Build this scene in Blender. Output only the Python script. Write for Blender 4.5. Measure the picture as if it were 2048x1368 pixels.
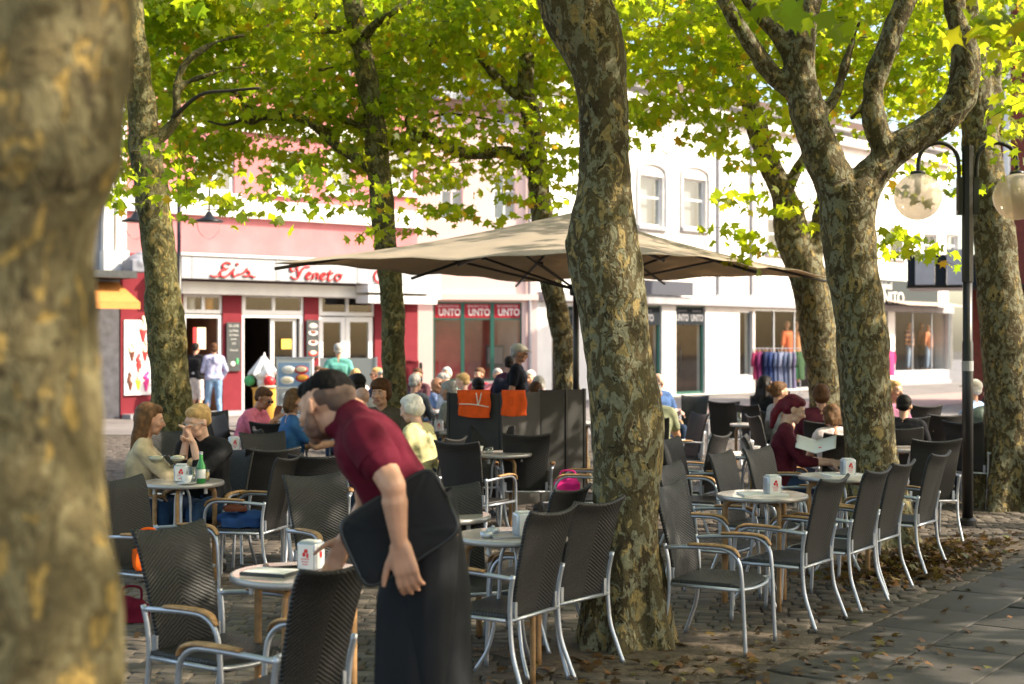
import bpy, bmesh, math, random
import numpy as np
from mathutils import Vector, Matrix, noise
R = math.radians
random.seed(7)
rng = np.random.default_rng(11)
for o in list(bpy.data.objects): bpy.data.objects.remove(o)
S = bpy.context.scene
COL = S.collection
# ------------------------------------------------------------------ camera, sky, sun, exposure
H = 1.75; FPX = 2844.0; HY = 684.0
cam_d = bpy.data.cameras.new('camera'); cam = bpy.data.objects.new('camera', cam_d); COL.objects.link(cam)
cam.location = (0, 0, H); cam.rotation_euler = (R(90), 0, 0)
cam_d.lens = 50; cam_d.sensor_width = 36; cam_d.clip_start = .05; cam_d.clip_end = 2000
cam_d.dof.use_dof = True; cam_d.dof.focus_distance = 9.3; cam_d.dof.aperture_fstop = 2.6
S.camera = cam
S.view_settings.view_transform = 'Standard'; S.view_settings.look = 'None'
S.view_settings.exposure = 1.5; S.view_settings.gamma = 1
SUN_AZ = -9.0      # degrees from +x towards +y
SUN_EL = 36.0
w = bpy.data.worlds.new('World'); S.world = w; w.use_nodes = True
nt = w.node_tree; nt.nodes.clear()
sky = nt.nodes.new('ShaderNodeTexSky'); sky.sky_type = 'NISHITA'; sky.sun_disc = False
sky.sun_elevation = R(SUN_EL); sky.sun_rotation = R(90 - SUN_AZ)
sky.air_density = 1.0; sky.dust_density = 2.5
bgn = nt.nodes.new('ShaderNodeBackground'); bgn.inputs[1].default_value = .15
ow = nt.nodes.new('ShaderNodeOutputWorld'); wm = nt.nodes.new('ShaderNodeMixRGB'); wm.blend_type = 'MULTIPLY'; wm.inputs[0].default_value = 1; wm.inputs[2].default_value = (1.0, .95, .86, 1); nt.links.new(sky.outputs[0], wm.inputs[1]); nt.links.new(wm.outputs[0], bgn.inputs[0]); nt.links.new(bgn.outputs[0], ow.inputs[0])
sd = bpy.data.lights.new('sun', 'SUN'); sd.energy = 3.3; sd.angle = R(.53); sd.color = (1, .88, .70)
so = bpy.data.objects.new('sun', sd); COL.objects.link(so)
sv = Vector((math.cos(R(SUN_AZ))*math.cos(R(SUN_EL)), math.sin(R(SUN_AZ))*math.cos(R(SUN_EL)), math.sin(R(SUN_EL))))
so.rotation_euler = sv.to_track_quat('Z', 'Y').to_euler(); so.location = (20, 0, 30)
S.render.engine = 'CYCLES'
S.cycles.use_denoising = True
S.cycles.max_bounces = 7; S.cycles.diffuse_bounces = 4; S.cycles.glossy_bounces = 3
S.cycles.transmission_bounces = 5; S.cycles.transparent_max_bounces = 12
S.cycles.sample_clamp_indirect = 6; S.cycles.caustics_reflective = False; S.cycles.caustics_refractive = False

def X(px, d): return (px-1024)/FPX*d
def Z(py, d): return H + (HY-py)/FPX*d
def P(px, py, d): return Vector((X(px, d), d, Z(py, d)))
def GD(py): return H*FPX/(py-HY)

# ------------------------------------------------------------------ materials
def mat(name, col=(.5,.5,.5), rough=.6, metal=0, spec=.5, vary=0, scale=8, bump=0, bscale=60, trans=0, emit=None, coat=0):
    m = bpy.data.materials.new(name); m.use_nodes = True; n = m.node_tree.nodes; l = m.node_tree.links
    b = n['Principled BSDF']; b.inputs['Base Color'].default_value = (*col, 1); b.inputs['Roughness'].default_value = rough
    b.inputs['Metallic'].default_value = metal; b.inputs['Specular IOR Level'].default_value = spec
    if coat: b.inputs['Coat Weight'].default_value = coat
    if trans: b.inputs['Transmission Weight'].default_value = trans
    if emit: b.inputs['Emission Color'].default_value = (*emit[0], 1); b.inputs['Emission Strength'].default_value = emit[1]
    tc = n.new('ShaderNodeTexCoord')
    if vary:
        no = n.new('ShaderNodeTexNoise'); no.inputs['Scale'].default_value = scale; no.inputs['Detail'].default_value = 6
        l.new(tc.outputs['Object'], no.inputs['Vector'])
        cr = n.new('ShaderNodeValToRGB'); cr.color_ramp.elements[0].position = .3; cr.color_ramp.elements[1].position = .7
        cr.color_ramp.elements[0].color = (*[c*(1-vary) for c in col], 1); cr.color_ramp.elements[1].color = (*[min(1, c*(1+vary)) for c in col], 1)
        l.new(no.outputs[0], cr.inputs[0]); l.new(cr.outputs[0], b.inputs['Base Color'])
    if bump:
        nb = n.new('ShaderNodeTexNoise'); nb.inputs['Scale'].default_value = bscale; nb.inputs['Detail'].default_value = 4
        l.new(tc.outputs['Object'], nb.inputs['Vector'])
        bp = n.new('ShaderNodeBump'); bp.inputs['Strength'].default_value = bump; bp.inputs['Distance'].default_value = .01
        l.new(nb.outputs[0], bp.inputs['Height']); l.new(bp.outputs[0], b.inputs['Normal'])
    return m
_mc = {}
def cloth(col, name='cloth'):
    k = tuple(col)
    if k not in _mc: _mc[k] = mat('%s_%d' % (name, len(_mc)), col, .85, spec=.2, vary=.18, scale=14, bump=.35, bscale=22)
    return _mc[k]

def add(n, t, **kw):
    x = n.new(t)
    for k, v in kw.items():
        if k in ('op',): x.operation = v
        else: setattr(x, k, v)
    return x
def M2(nt, op, a, b=None, c=None):
    x = nt.nodes.new('ShaderNodeMath'); x.operation = op
    for i, v in enumerate((a, b, c)):
        if v is None: continue
        if isinstance(v, (int, float)): x.inputs[i].default_value = v
        else: nt.links.new(v, x.inputs[i])
    return x.outputs[0]

def bark_mat(name, dark, mid, light, yellow, ps=1.0):
    m = bpy.data.materials.new(name); m.use_nodes = True; nt = m.node_tree; n = nt.nodes; l = nt.links
    b = n['Principled BSDF']; b.inputs['Roughness'].default_value = .85; b.inputs['Specular IOR Level'].default_value = .25
    tc = n.new('ShaderNodeTexCoord'); mp = n.new('ShaderNodeMapping'); mp.inputs['Scale'].default_value = (1, 1, .62)
    l.new(tc.outputs['Object'], mp.inputs[0])
    # distort
    nz = n.new('ShaderNodeTexNoise'); nz.inputs['Scale'].default_value = 9*ps; nz.inputs['Detail'].default_value = 4
    l.new(mp.outputs[0], nz.inputs['Vector'])
    mx = n.new('ShaderNodeMixRGB'); mx.blend_type = 'LINEAR_LIGHT'; mx.inputs[0].default_value = .10
    l.new(mp.outputs[0], mx.inputs[1]); l.new(nz.outputs['Color'], mx.inputs[2])
    def layer(scale, off, thr, w=.025):
        a = n.new('ShaderNodeVectorMath'); a.operation = 'ADD'; a.inputs[1].default_value = off; l.new(mx.outputs[0], a.inputs[0])
        t = n.new('ShaderNodeTexNoise'); t.inputs['Scale'].default_value = scale*ps; t.inputs['Detail'].default_value = 2.5; t.inputs['Roughness'].default_value = .45
        l.new(a.outputs[0], t.inputs['Vector'])
        r = n.new('ShaderNodeValToRGB'); r.color_ramp.elements[0].position = thr-w; r.color_ramp.elements[1].position = thr+w
        l.new(t.outputs[0], r.inputs[0]); return r.outputs[0]
    big = n.new('ShaderNodeTexNoise'); big.inputs['Scale'].default_value = 2.3; big.inputs['Detail'].default_value = 3
    l.new(tc.outputs['Object'], big.inputs['Vector'])
    base = n.new('ShaderNodeMixRGB'); base.inputs[1].default_value = (*dark, 1); base.inputs[2].default_value = (*mid, 1)
    rb = n.new('ShaderNodeValToRGB'); rb.color_ramp.elements[0].position = .42; rb.color_ramp.elements[1].position = .58
    l.new(big.outputs[0], rb.inputs[0]); l.new(rb.outputs[0], base.inputs[0])
    c = base.outputs[0]; hs = None
    for (sc, off, thr, colr) in ((13, (0, 0, 0), .50, mid), (16, (7, 3, 1), .54, light), (15, (2, 9, 5), .60, yellow), (30, (4, 4, 8), .66, light), (34, (14, 2, 8), .66, tuple(x*.45 for x in dark))):
        f = layer(sc, off, thr)
        q = n.new('ShaderNodeMixRGB'); l.new(f, q.inputs[0]); l.new(c, q.inputs[1]); q.inputs[2].default_value = (*colr, 1); c = q.outputs[0]
        hs = f if hs is None else M2(nt, 'SUBTRACT', hs, f)
    fine = n.new('ShaderNodeTexNoise'); fine.inputs['Scale'].default_value = 55; fine.inputs['Detail'].default_value = 5; l.new(tc.outputs['Object'], fine.inputs['Vector'])
    ml = n.new('ShaderNodeMixRGB'); ml.blend_type = 'MULTIPLY'; ml.inputs[0].default_value = .6; l.new(c, ml.inputs[1])
    rr = n.new('ShaderNodeValToRGB'); rr.color_ramp.elements[0].color = (.45, .45, .42, 1); rr.color_ramp.elements[1].color = (1, 1, 1, 1); rr.color_ramp.elements[0].position = .3; rr.color_ramp.elements[1].position = .6
    l.new(fine.outputs[0], rr.inputs[0]); l.new(rr.outputs[0], ml.inputs[2])
    # moss towards big noise
    l.new(ml.outputs[0], b.inputs['Base Color'])
    hh = M2(nt, 'ADD', hs, M2(nt, 'MULTIPLY', fine.outputs[0], 1.2))
    bp = n.new('ShaderNodeBump'); bp.inputs['Strength'].default_value = .6; bp.inputs['Distance'].default_value = .006
    l.new(hh, bp.inputs['Height']); l.new(bp.outputs[0], b.inputs['Normal'])
    return m

def wicker_mat(name, axis, col, lit=(.5, .5, .5)):
    """herringbone plastic weave: diagonal ribs mirrored about the middle of the panel, crossed by strand gaps"""
    m = bpy.data.materials.new(name); m.use_nodes = True; nt = m.node_tree; n = nt.nodes; l = nt.links
    b = n['Principled BSDF']; b.inputs['Roughness'].default_value = .45; b.inputs['Specular IOR Level'].default_value = .45
    tc = n.new('ShaderNodeTexCoord'); sx = n.new('ShaderNodeSeparateXYZ'); l.new(tc.outputs['Object'], sx.inputs[0])
    u = M2(nt, 'ABSOLUTE', sx.outputs[0]); v = sx.outputs[axis]
    a = M2(nt, 'MULTIPLY', M2(nt, 'ADD', v, M2(nt, 'MULTIPLY', u, .55)), 2*math.pi/.018)
    nd = n.new('ShaderNodeTexNoise'); nd.inputs['Scale'].default_value = 26; l.new(tc.outputs['Object'], nd.inputs['Vector']); a = M2(nt,'ADD',a,M2(nt,'MULTIPLY',nd.outputs[0],2.2))
    w1 = M2(nt, 'ADD', M2(nt, 'MULTIPLY', M2(nt, 'SINE', a), .5), .5)
    c = M2(nt, 'MULTIPLY', u, 2*math.pi/.008)
    w2 = M2(nt, 'ADD', M2(nt, 'MULTIPLY', M2(nt, 'SINE', c), .5), .5)
    h = M2(nt, 'ADD', w1, M2(nt, 'MULTIPLY', w2, .35))
    no = n.new('ShaderNodeTexNoise'); no.inputs['Scale'].default_value = 70; l.new(tc.outputs['Object'], no.inputs['Vector'])
    h = M2(nt, 'ADD', h, M2(nt, 'MULTIPLY', no.outputs[0], .8))
    cr = n.new('ShaderNodeValToRGB'); cr.color_ramp.elements[0].position = .25; cr.color_ramp.elements[1].position = 1.3 if False else 1.0
    cr.color_ramp.elements[0].color = (col[0]*.5, col[1]*.5, col[2]*.5, 1); cr.color_ramp.elements[1].color = (*col, 1)
    l.new(M2(nt, 'MULTIPLY', h, .6), cr.inputs[0]); l.new(cr.outputs[0], b.inputs['Base Color'])
    bp = n.new('ShaderNodeBump'); bp.inputs['Strength'].default_value = .65; bp.inputs['Distance'].default_value = .004
    l.new(h, bp.inputs['Height']); l.new(bp.outputs[0], b.inputs['Normal'])
    return m

def leaf_mat(name, cols, transcol, tw=.5):
    m = bpy.data.materials.new(name); m.use_nodes = True; nt = m.node_tree; n = nt.nodes; l = nt.links; n.clear()
    out = n.new('ShaderNodeOutputMaterial'); at = n.new('ShaderNodeAttribute'); at.attribute_name = 'rnd'
    def ramp(cs):
        r = n.new('ShaderNodeValToRGB')
        el = r.color_ramp.elements
        for i, (p, c) in enumerate(cs):
            if i < 2: e = el[i]; e.position = p
            else: e = el.new(p)
            e.color = (*c, 1)
        l.new(at.outputs['Fac'], r.inputs[0]); return r.outputs[0]
    d = n.new('ShaderNodeBsdfPrincipled'); d.inputs['Roughness'].default_value = .45; d.inputs['Specular IOR Level'].default_value = .35
    l.new(ramp(cols), d.inputs['Base Color'])
    t = n.new('ShaderNodeBsdfTranslucent'); l.new(ramp(transcol), t.inputs['Color'])
    mx = n.new('ShaderNodeMixShader'); mx.inputs[0].default_value = tw
    l.new(d.outputs[0], mx.inputs[1]); l.new(t.outputs[0], mx.inputs[2]); l.new(mx.outputs[0], out.inputs[0])
    return m

def stone_mat(name, cols, bscale=45, rough=.75, bump=.5):
    m = bpy.data.materials.new(name); m.use_nodes = True; nt = m.node_tree; n = nt.nodes; l = nt.links
    b = n['Principled BSDF']; b.inputs['Roughness'].default_value = rough
    at = n.new('ShaderNodeAttribute'); at.attribute_name = 'rnd'
    r = n.new('ShaderNodeValToRGB'); el = r.color_ramp.elements
    for i, c in enumerate(cols):
        p = i/(len(cols)-1)
        if i == 0: e = el[0]; e.position = 0
        elif i == 1: e = el[1]; e.position = p
        else: e = el.new(p)
        e.color = (*c, 1)
    l.new(at.outputs['Fac'], r.inputs[0])
    tc = n.new('ShaderNodeTexCoord'); no = n.new('ShaderNodeTexNoise'); no.inputs['Scale'].default_value = bscale; no.inputs['Detail'].default_value = 6
    l.new(tc.outputs['Object'], no.inputs['Vector'])
    n2 = n.new('ShaderNodeTexNoise'); n2.inputs['Scale'].default_value = 1.3; n2.inputs['Detail'].default_value = 5; l.new(tc.outputs['Object'], n2.inputs['Vector'])
    r2 = n.new('ShaderNodeValToRGB'); r2.color_ramp.elements[0].position = .3; r2.color_ramp.elements[1].position = .7
    r2.color_ramp.elements[0].color = (.55, .52, .5, 1); r2.color_ramp.elements[1].color = (1.0, 1.0, 1.0, 1)
    l.new(M2(nt, 'ADD', M2(nt, 'MULTIPLY', no.outputs[0], .5), M2(nt, 'MULTIPLY', n2.outputs[0], .5)), r2.inputs[0])
    mx = n.new('ShaderNodeMixRGB'); mx.blend_type = 'MULTIPLY'; mx.inputs[0].default_value = 1; l.new(r.outputs[0], mx.inputs[1]); l.new(r2.outputs[0], mx.inputs[2])
    l.new(mx.outputs[0], b.inputs['Base Color'])
    bp = n.new('ShaderNodeBump'); bp.inputs['Strength'].default_value = bump; bp.inputs['Distance'].default_value = .006
    l.new(no.outputs[0], bp.inputs['Height']); l.new(bp.outputs[0], b.inputs['Normal'])
    return m

def glass_mat(name, tint=(.8,.85,.85), refl=.05):
    m = bpy.data.materials.new(name); m.use_nodes = True; nt = m.node_tree; n = nt.nodes; l = nt.links; n.clear()
    out = n.new('ShaderNodeOutputMaterial'); tr = n.new('ShaderNodeBsdfTransparent'); tr.inputs[0].default_value = (*tint, 1)
    g = n.new('ShaderNodeBsdfGlossy'); g.inputs['Roughness'].default_value = .03
    mx = n.new('ShaderNodeMixShader'); mx.inputs[0].default_value = refl; l.new(tr.outputs[0], mx.inputs[1]); l.new(g.outputs[0], mx.inputs[2])
    l.new(mx.outputs[0], out.inputs[0]); return m

Mt = dict(
 bark=bark_mat('plane_bark', (.052,.037,.018), (.095,.075,.036), (.215,.205,.135), (.30,.225,.095), 1.1),
 bark_green=bark_mat('plane_bark_mossy', (.042,.036,.013), (.085,.073,.026), (.165,.155,.075), (.25,.19,.068), 1.1),
 bark_near=bark_mat('plane_bark_near', (.080,.062,.030), (.115,.092,.043), (.165,.140,.072), (.30,.205,.062), 1.2),
 twig=mat('twig_bark', (.05,.036,.022), .9, vary=.3, scale=20),
 wick_b=wicker_mat('wicker_back', 2, (.019,.018,.019)), wick_s=wicker_mat('wicker_seat', 1, (.026,.024,.023)),
 alu=mat('aluminium', (.50,.53,.60), .38, .75, vary=.08, scale=30), wood=mat('armrest_wood', (.42,.235,.10), .5, vary=.35, scale=25, bump=.2),
 tablewood=mat('table_leg_wood', (.36,.20,.085), .5, vary=.3, scale=20), ttop=mat('table_top', (.52,.46,.43), .22, vary=.12, scale=120, coat=.3),
 rim=mat('table_rim', (.42,.40,.40), .35, .5), black=mat('black_metal', (.012,.012,.013), .35), rubber=mat('rubber', (.02,.02,.02), .7),
 blackcloth=mat('black_cloth', (.008,.009,.012), .8, spec=.3, vary=.2, scale=5, bump=.4, bscale=9),
 leaf=leaf_mat('plane_leaves', [(0,(.06,.10,.012)),(.5,(.105,.145,.014)),(.9,(.18,.18,.018)),(1,(.30,.18,.02))], [(0,(.38,.55,.02)),(.5,(.60,.69,.022)),(.9,(.90,.80,.035)),(1,(.9,.45,.04))], .72),
 dead=leaf_mat('fallen_leaf', [(0,(.05,.030,.014)),(.45,(.10,.055,.022)),(.75,(.22,.10,.03)),(.88,(.10,.11,.02)),(1,(.30,.19,.05))], [(0,(.1,.06,.02)),(1,(.3,.2,.05))], .2),
 sett=stone_mat('setts', [(.085,.069,.054),(.135,.110,.087),(.105,.086,.068),(.18,.152,.124),(.12,.099,.080)]),
 slab=stone_mat('path_slabs', [(.070,.063,.058),(.090,.081,.074),(.078,.070,.064),(.105,.095,.087)], 90, .7, .35),
 joint=mat('joint_sand', (.085,.07,.052), .95, vary=.4, scale=9, bump=.5), soil=mat('tree_pit_soil', (.12,.09,.065), .95, vary=.4, scale=14, bump=1, bscale=40),
 white=mat('white_render', (.76,.74,.71), .9, spec=.1, vary=.08, scale=2), whitep=mat('white_frame', (.74,.74,.74), .45), pink=mat('pink_render', (.50,.19,.20), .9, spec=.1, vary=.12, scale=1.5),
 peach=mat('peach_render', (.78,.62,.57), .85, vary=.05, scale=1.2), dred=mat('dark_red_render', (.20,.030,.040), .9, spec=.1, vary=.1, scale=3),
 greyst=mat('grey_stone', (.36,.36,.38), .85, spec=.1, vary=.1, scale=3), signg=mat('sign_panel', (.42,.43,.45), .7, spec=.1), redp=mat('red_letter', (.65,.02,.025), .4),
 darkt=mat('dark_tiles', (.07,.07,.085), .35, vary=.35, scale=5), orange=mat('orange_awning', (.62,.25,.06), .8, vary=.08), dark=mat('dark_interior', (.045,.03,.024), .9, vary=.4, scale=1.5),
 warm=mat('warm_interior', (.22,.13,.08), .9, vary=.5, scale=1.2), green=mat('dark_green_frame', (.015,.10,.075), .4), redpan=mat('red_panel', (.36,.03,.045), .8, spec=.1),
 navypan=mat('black_panel', (.02,.025,.03), .8, spec=.1), brick=mat('red_brick', (.17,.035,.022), .85, vary=.2, scale=6), glass=glass_mat('window_glass'), glassr=glass_mat('window_glass_reflecting', (.75,.8,.8), .16),
 canopy=mat('canopy_cloth', (.52,.44,.35), .85, vary=.12, scale=2.5, bump=.3, bscale=5), screen=mat('wind_screen', (.028,.027,.026), .7, vary=.2, scale=6),
 orangec=mat('orange_blanket', (.80,.10,.012), .95, vary=.12, scale=12, bump=.6, bscale=50), skin=mat('skin', (.56,.30,.20), .5, vary=.10, scale=20), skin2=mat('skin_pale', (.66,.40,.30), .5, vary=.1, scale=18), skin3=mat('skin_tan', (.42,.20,.115), .5, vary=.1, scale=18),
 paper=mat('paper', (.80,.78,.76), .7), card=mat('printed_card', (.78,.76,.77), .5), slate=mat('slate', (.035,.04,.042), .6, vary=.3), chalk=mat('chalk', (.55,.55,.52), .9),
 pinkst=mat('street_paving_pink', (.42,.27,.24), .8, vary=.15, scale=3), roofm=mat('roof', (.10,.06,.05), .8),
 clear=None)
cm_ = Mt['canopy']; n_ = cm_.node_tree.nodes; l_ = cm_.node_tree.links; t_ = n_.new('ShaderNodeBsdfTranslucent'); t_.inputs[0].default_value = (.60,.46,.32,1)
m_ = n_.new('ShaderNodeMixShader'); m_.inputs[0].default_value = .35; l_.new(n_['Principled BSDF'].outputs[0], m_.inputs[1]); l_.new(t_.outputs[0], m_.inputs[2]); l_.new(m_.outputs[0], n_['Material Output'].inputs[0])
g = bpy.data.materials.new('globe_glass'); g.use_nodes = True; n_ = g.node_tree.nodes; l_ = g.node_tree.links; n_.clear()
o_ = n_.new('ShaderNodeOutputMaterial'); a_ = n_.new('ShaderNodeBsdfTransparent'); a_.inputs[0].default_value = (.90,.84,.76,1)
b_ = n_.new('ShaderNodeBsdfPrincipled'); b_.inputs['Base Color'].default_value = (.75,.66,.52,1); b_.inputs['Roughness'].default_value = .12
m_ = n_.new('ShaderNodeMixShader'); m_.inputs[0].default_value = .5; l_.new(a_.outputs[0], m_.inputs[1]); l_.new(b_.outputs[0], m_.inputs[2]); l_.new(m_.outputs[0], o_.inputs[0])
Mt['globe'] = g
HAIR = dict(brown=mat('hair_brown', (.10,.045,.02), .6, vary=.4, scale=40, spec=.2, bump=.35, bscale=160), black=mat('hair_black', (.012,.009,.008), .5, spec=.2, bump=.35, bscale=160), grey=mat('hair_grey', (.42,.40,.38), .7, vary=.25, scale=30, spec=.2, bump=.35, bscale=160),
 white=mat('hair_white', (.70,.66,.60), .7, vary=.15, scale=30, spec=.2, bump=.35, bscale=160), blond=mat('hair_blond', (.52,.33,.14), .6, vary=.25, scale=30, spec=.2, bump=.35, bscale=160), wine=mat('hair_wine', (.12,.010,.022), .5, vary=.4, scale=30, spec=.2, bump=.35, bscale=160),
 mid=mat('hair_midbrown', (.13,.066,.03), .6, vary=.35, scale=30, spec=.2, bump=.35, bscale=160))

# ------------------------------------------------------------------ mesh helpers
def catmull(pts, k=6):
    pts = [Vector(p) for p in pts]
    if len(pts) < 3: return pts
    e = [pts[0]*2-pts[1]] + pts + [pts[-1]*2-pts[-2]]; out = []
    for i in range(1, len(e)-2):
        p0, p1, p2, p3 = e[i-1:i+3]
        for j in range(k):
            t = j/k
            out.append(.5*((2*p1)+(p2-p0)*t+(2*p0-5*p1+4*p2-p3)*t*t+(3*p1-p0-3*p2+p3)*t**3))
    out.append(pts[-1]); return out
def interp(vals, k):
    out = []
    for a, b in zip(vals[:-1], vals[1:]):
        for j in range(k): out.append(a+(b-a)*j/k)
    return out+[vals[-1]]
class MB:
    def __init__(s): s.v = []; s.f = []
    def box(s, x0, y0, z0, x1, y1, z1, M=None):
        b = len(s.v)
        for z in (z0, z1):
            for (x, y) in ((x0,y0),(x1,y0),(x1,y1),(x0,y1)):
                p = Vector((x,y,z)); s.v.append(M @ p if M else p)
        for q in ((3,2,1,0),(4,5,6,7),(0,1,5,4),(1,2,6,5),(2,3,7,6),(3,0,4,7)): s.f.append([b+i for i in q])
        return s
    def tube(s, pts, r, n=8, k=5, sx=1, sy=1, up=None, smoothp=True):
        rs = r if isinstance(r, (list, tuple)) else [r]*len(pts)
        if smoothp and len(pts) > 2: P_ = catmull(pts, k); rs = interp(list(rs), k)
        else: P_ = [Vector(p) for p in pts]; rs = list(rs)
        b = len(s.v); N = len(P_); ref = Vector(up) if up else None; prev = None
        for i, p in enumerate(P_):
            t = (P_[min(i+1,N-1)]-P_[max(i-1,0)]).normalized()
            if ref is not None: a = ref
            else: a = prev if prev is not None else (Vector((0,0,1)) if abs(t.z) < .9 else Vector((1,0,0)))
            u = (a - t*a.dot(t)).normalized(); w_ = t.cross(u); prev = u
            for j in range(n):
                an = 2*math.pi*j/n
                s.v.append(p + (u*math.cos(an)*sy + w_*math.sin(an)*sx)*rs[i])
        for i in range(N-1):
            for j in range(n):
                s.f.append([b+i*n+j, b+i*n+(j+1)%n, b+(i+1)*n+(j+1)%n, b+(i+1)*n+j])
        s.f.append([b+j for j in range(n)][::-1]); s.f.append([b+(N-1)*n+j for j in range(n)])
        return s
    def cone(s, a, ra, b_, rb, n=10, m=3):
        """round cone: a capsule whose ends have different radii"""
        a = Vector(a); b_ = Vector(b_); t = b_-a; L = t.length
        t = t/L if L > 1e-6 else Vector((0,0,1))
        u = t.orthogonal().normalized(); w_ = t.cross(u); b = len(s.v); rings = []
        for i in range(1, m+1): an = math.pi/2*(1-i/m); rings.append((a - t*ra*math.sin(an), ra*math.cos(an)))
        for i in range(0, m): an = math.pi/2*(i/m); rings.append((b_ + t*rb*math.sin(an), rb*math.cos(an)))
        s.v.append(a-t*ra)
        for c, r_ in rings:
            for j in range(n):
                q = 2*math.pi*j/n; s.v.append(c+(u*math.cos(q)+w_*math.sin(q))*r_)
        s.v.append(b_+t*rb); e = len(s.v)-1
        for j in range(n): s.f.append([b, b+1+(j+1)%n, b+1+j])
        for i in range(len(rings)-1):
            for j in range(n): s.f.append([b+1+i*n+j, b+1+i*n+(j+1)%n, b+1+(i+1)*n+(j+1)%n, b+1+(i+1)*n+j])
        k0 = b+1+(len(rings)-1)*n
        for j in range(n): s.f.append([k0+j, k0+(j+1)%n, e])
        return s
    def ell(s, c, r, M=None, n=14, m=9):
        b = len(s.v); c = Vector(c)
        for i in range(m+1):
            th = math.pi*i/m
            for j in range(n):
                ph = 2*math.pi*j/n
                p = Vector((r[0]*math.sin(th)*math.cos(ph), r[1]*math.sin(th)*math.sin(ph), -r[2]*math.cos(th)))
                s.v.append(c + (M @ p if M else p))
        for i in range(m):
            for j in range(n): s.f.append([b+i*n+j, b+i*n+(j+1)%n, b+(i+1)*n+(j+1)%n, b+(i+1)*n+j])
        return s
    def lathe(s, prof, c=(0,0,0), n=32, M=None):
        b = len(s.v); c = Vector(c)
        for (r_, z) in prof:
            for j in range(n):
                q = 2*math.pi*j/n; p = Vector((r_*math.cos(q), r_*math.sin(q), z)); s.v.append(c+(M @ p if M else p))
        for i in range(len(prof)-1):
            for j in range(n): s.f.append([b+i*n+j, b+i*n+(j+1)%n, b+(i+1)*n+(j+1)%n, b+(i+1)*n+j])
        s.f.append([b+j for j in range(n)][::-1]); s.f.append([b+(len(prof)-1)*n+j for j in range(n)])
        return s
    def poly(s, pts, th=None, nrm=None):
        b = len(s.v); pts = [Vector(p) for p in pts]; k = len(pts); s.v += pts
        if th is None: s.f.append(list(range(b, b+k))); return s
        nv = Vector(nrm)*th; s.v += [p+nv for p in pts]
        s.f.append([b+i for i in range(k)][::-1]); s.f.append([b+k+i for i in range(k)])
        for i in range(k): s.f.append([b+i, b+(i+1)%k, b+k+(i+1)%k, b+k+i])
        return s
    def grid(s, fn, nu, nv, th=0, nfn=None):
        b = len(s.v)
        for j in range(nv+1):
            for i in range(nu+1): s.v.append(Vector(fn(i/nu, j/nv)))
        W = nu+1
        for j in range(nv):
            for i in range(nu): s.f.append([b+j*W+i, b+j*W+i+1, b+(j+1)*W+i+1, b+(j+1)*W+i])
        return s
    def build(s, name, m, parent=None, smooth=False):
        me = bpy.data.meshes.new(name); me.from_pydata([tuple(p) for p in s.v], [], s.f); me.update()
        if smooth: me.shade_smooth()
        if m: me.materials.append(m)
        o = bpy.data.objects.new(name, me); COL.objects.link(o)
        if parent: o.parent = parent
        return o
def tag(o, label=None, cat=None, group=None, kind=None):
    if label: o['label'] = label
    if cat: o['category'] = cat
    if group: o['group'] = group
    if kind: o['kind'] = kind
    return o
def empty(name, loc, rz, label, cat, group=None):
    o = bpy.data.objects.new(name, None); COL.objects.link(o); o.location = loc; o.rotation_euler = (0,0,rz); o.empty_display_size = .1
    return tag(o, label, cat, group)
def copy_tree(o, parent=None):
    kids = [c for c in bpy.data.objects if c.parent == o] if '_kids' not in CT else None
    c = o.copy(); COL.objects.link(c)
    if parent: c.parent = parent
    for ch in KIDS.get(o.name, []): copy_tree(ch, c)
    return c
CT = {'_kids': 1}; KIDS = {}
def reg(root):
    for c in list(COL.objects):
        if c.parent == root:
            KIDS.setdefault(root.name, []).append(c); 
    for c in KIDS.get(root.name, []): reg(c)
def autosmooth(o, ang=40):
    me = o.data
    try: me.set_sharp_from_angle(angle=R(ang))
    except Exception: pass
BAKE = []
def fuse(mb, name, m, parent, vox, sm=6, fac=.5, disp=None):
    o = mb.build(name, m, parent)
    r = o.modifiers.new('r', 'REMESH'); r.mode = 'VOXEL'; r.voxel_size = vox; r.use_smooth_shade = True
    if sm: q = o.modifiers.new('s', 'SMOOTH'); q.iterations = sm; q.factor = fac
    BAKE.append((o, disp)); return o
def bake_all():
    bpy.context.view_layer.update(); dg = bpy.context.evaluated_depsgraph_get()
    for o, disp in BAKE:
        me = bpy.data.meshes.new_from_object(o.evaluated_get(dg), depsgraph=dg)
        old = o.data; o.modifiers.clear(); o.data = me
        if not me.materials: me.materials.append(old.materials[0])
        if disp:
            co = np.empty(len(me.vertices)*3); me.vertices.foreach_get('co', co); co = co.reshape(-1,3)
            nr = np.empty(len(me.vertices)*3); me.vertices.foreach_get('normal', nr); nr = nr.reshape(-1,3)
            dv = np.array([disp(Vector(p)) for p in co]); co += nr*dv[:,None]
            me.vertices.foreach_set('co', co.ravel()); me.update()
        me.shade_smooth()
    BAKE.clear()
def text_obj(body, name, size, m, M, parent, ext=.01, align='CENTER', sx=1, bold=0):
    cu = bpy.data.curves.new(name, 'FONT'); cu.body = body; cu.size = size; cu.extrude = ext; cu.align_x = align; cu.align_y = 'CENTER'; cu.offset = bold
    o = bpy.data.objects.new('tmp', cu); COL.objects.link(o); bpy.context.view_layer.update()
    me = bpy.data.meshes.new_from_object(o.evaluated_get(bpy.context.evaluated_depsgraph_get())); bpy.data.objects.remove(o)
    me.materials.clear(); me.materials.append(m); me.transform(Matrix.Diagonal((sx,1,1,1)))
    q = bpy.data.objects.new(name, me); COL.objects.link(q); q.parent = parent; q.matrix_local = M; return q

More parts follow.
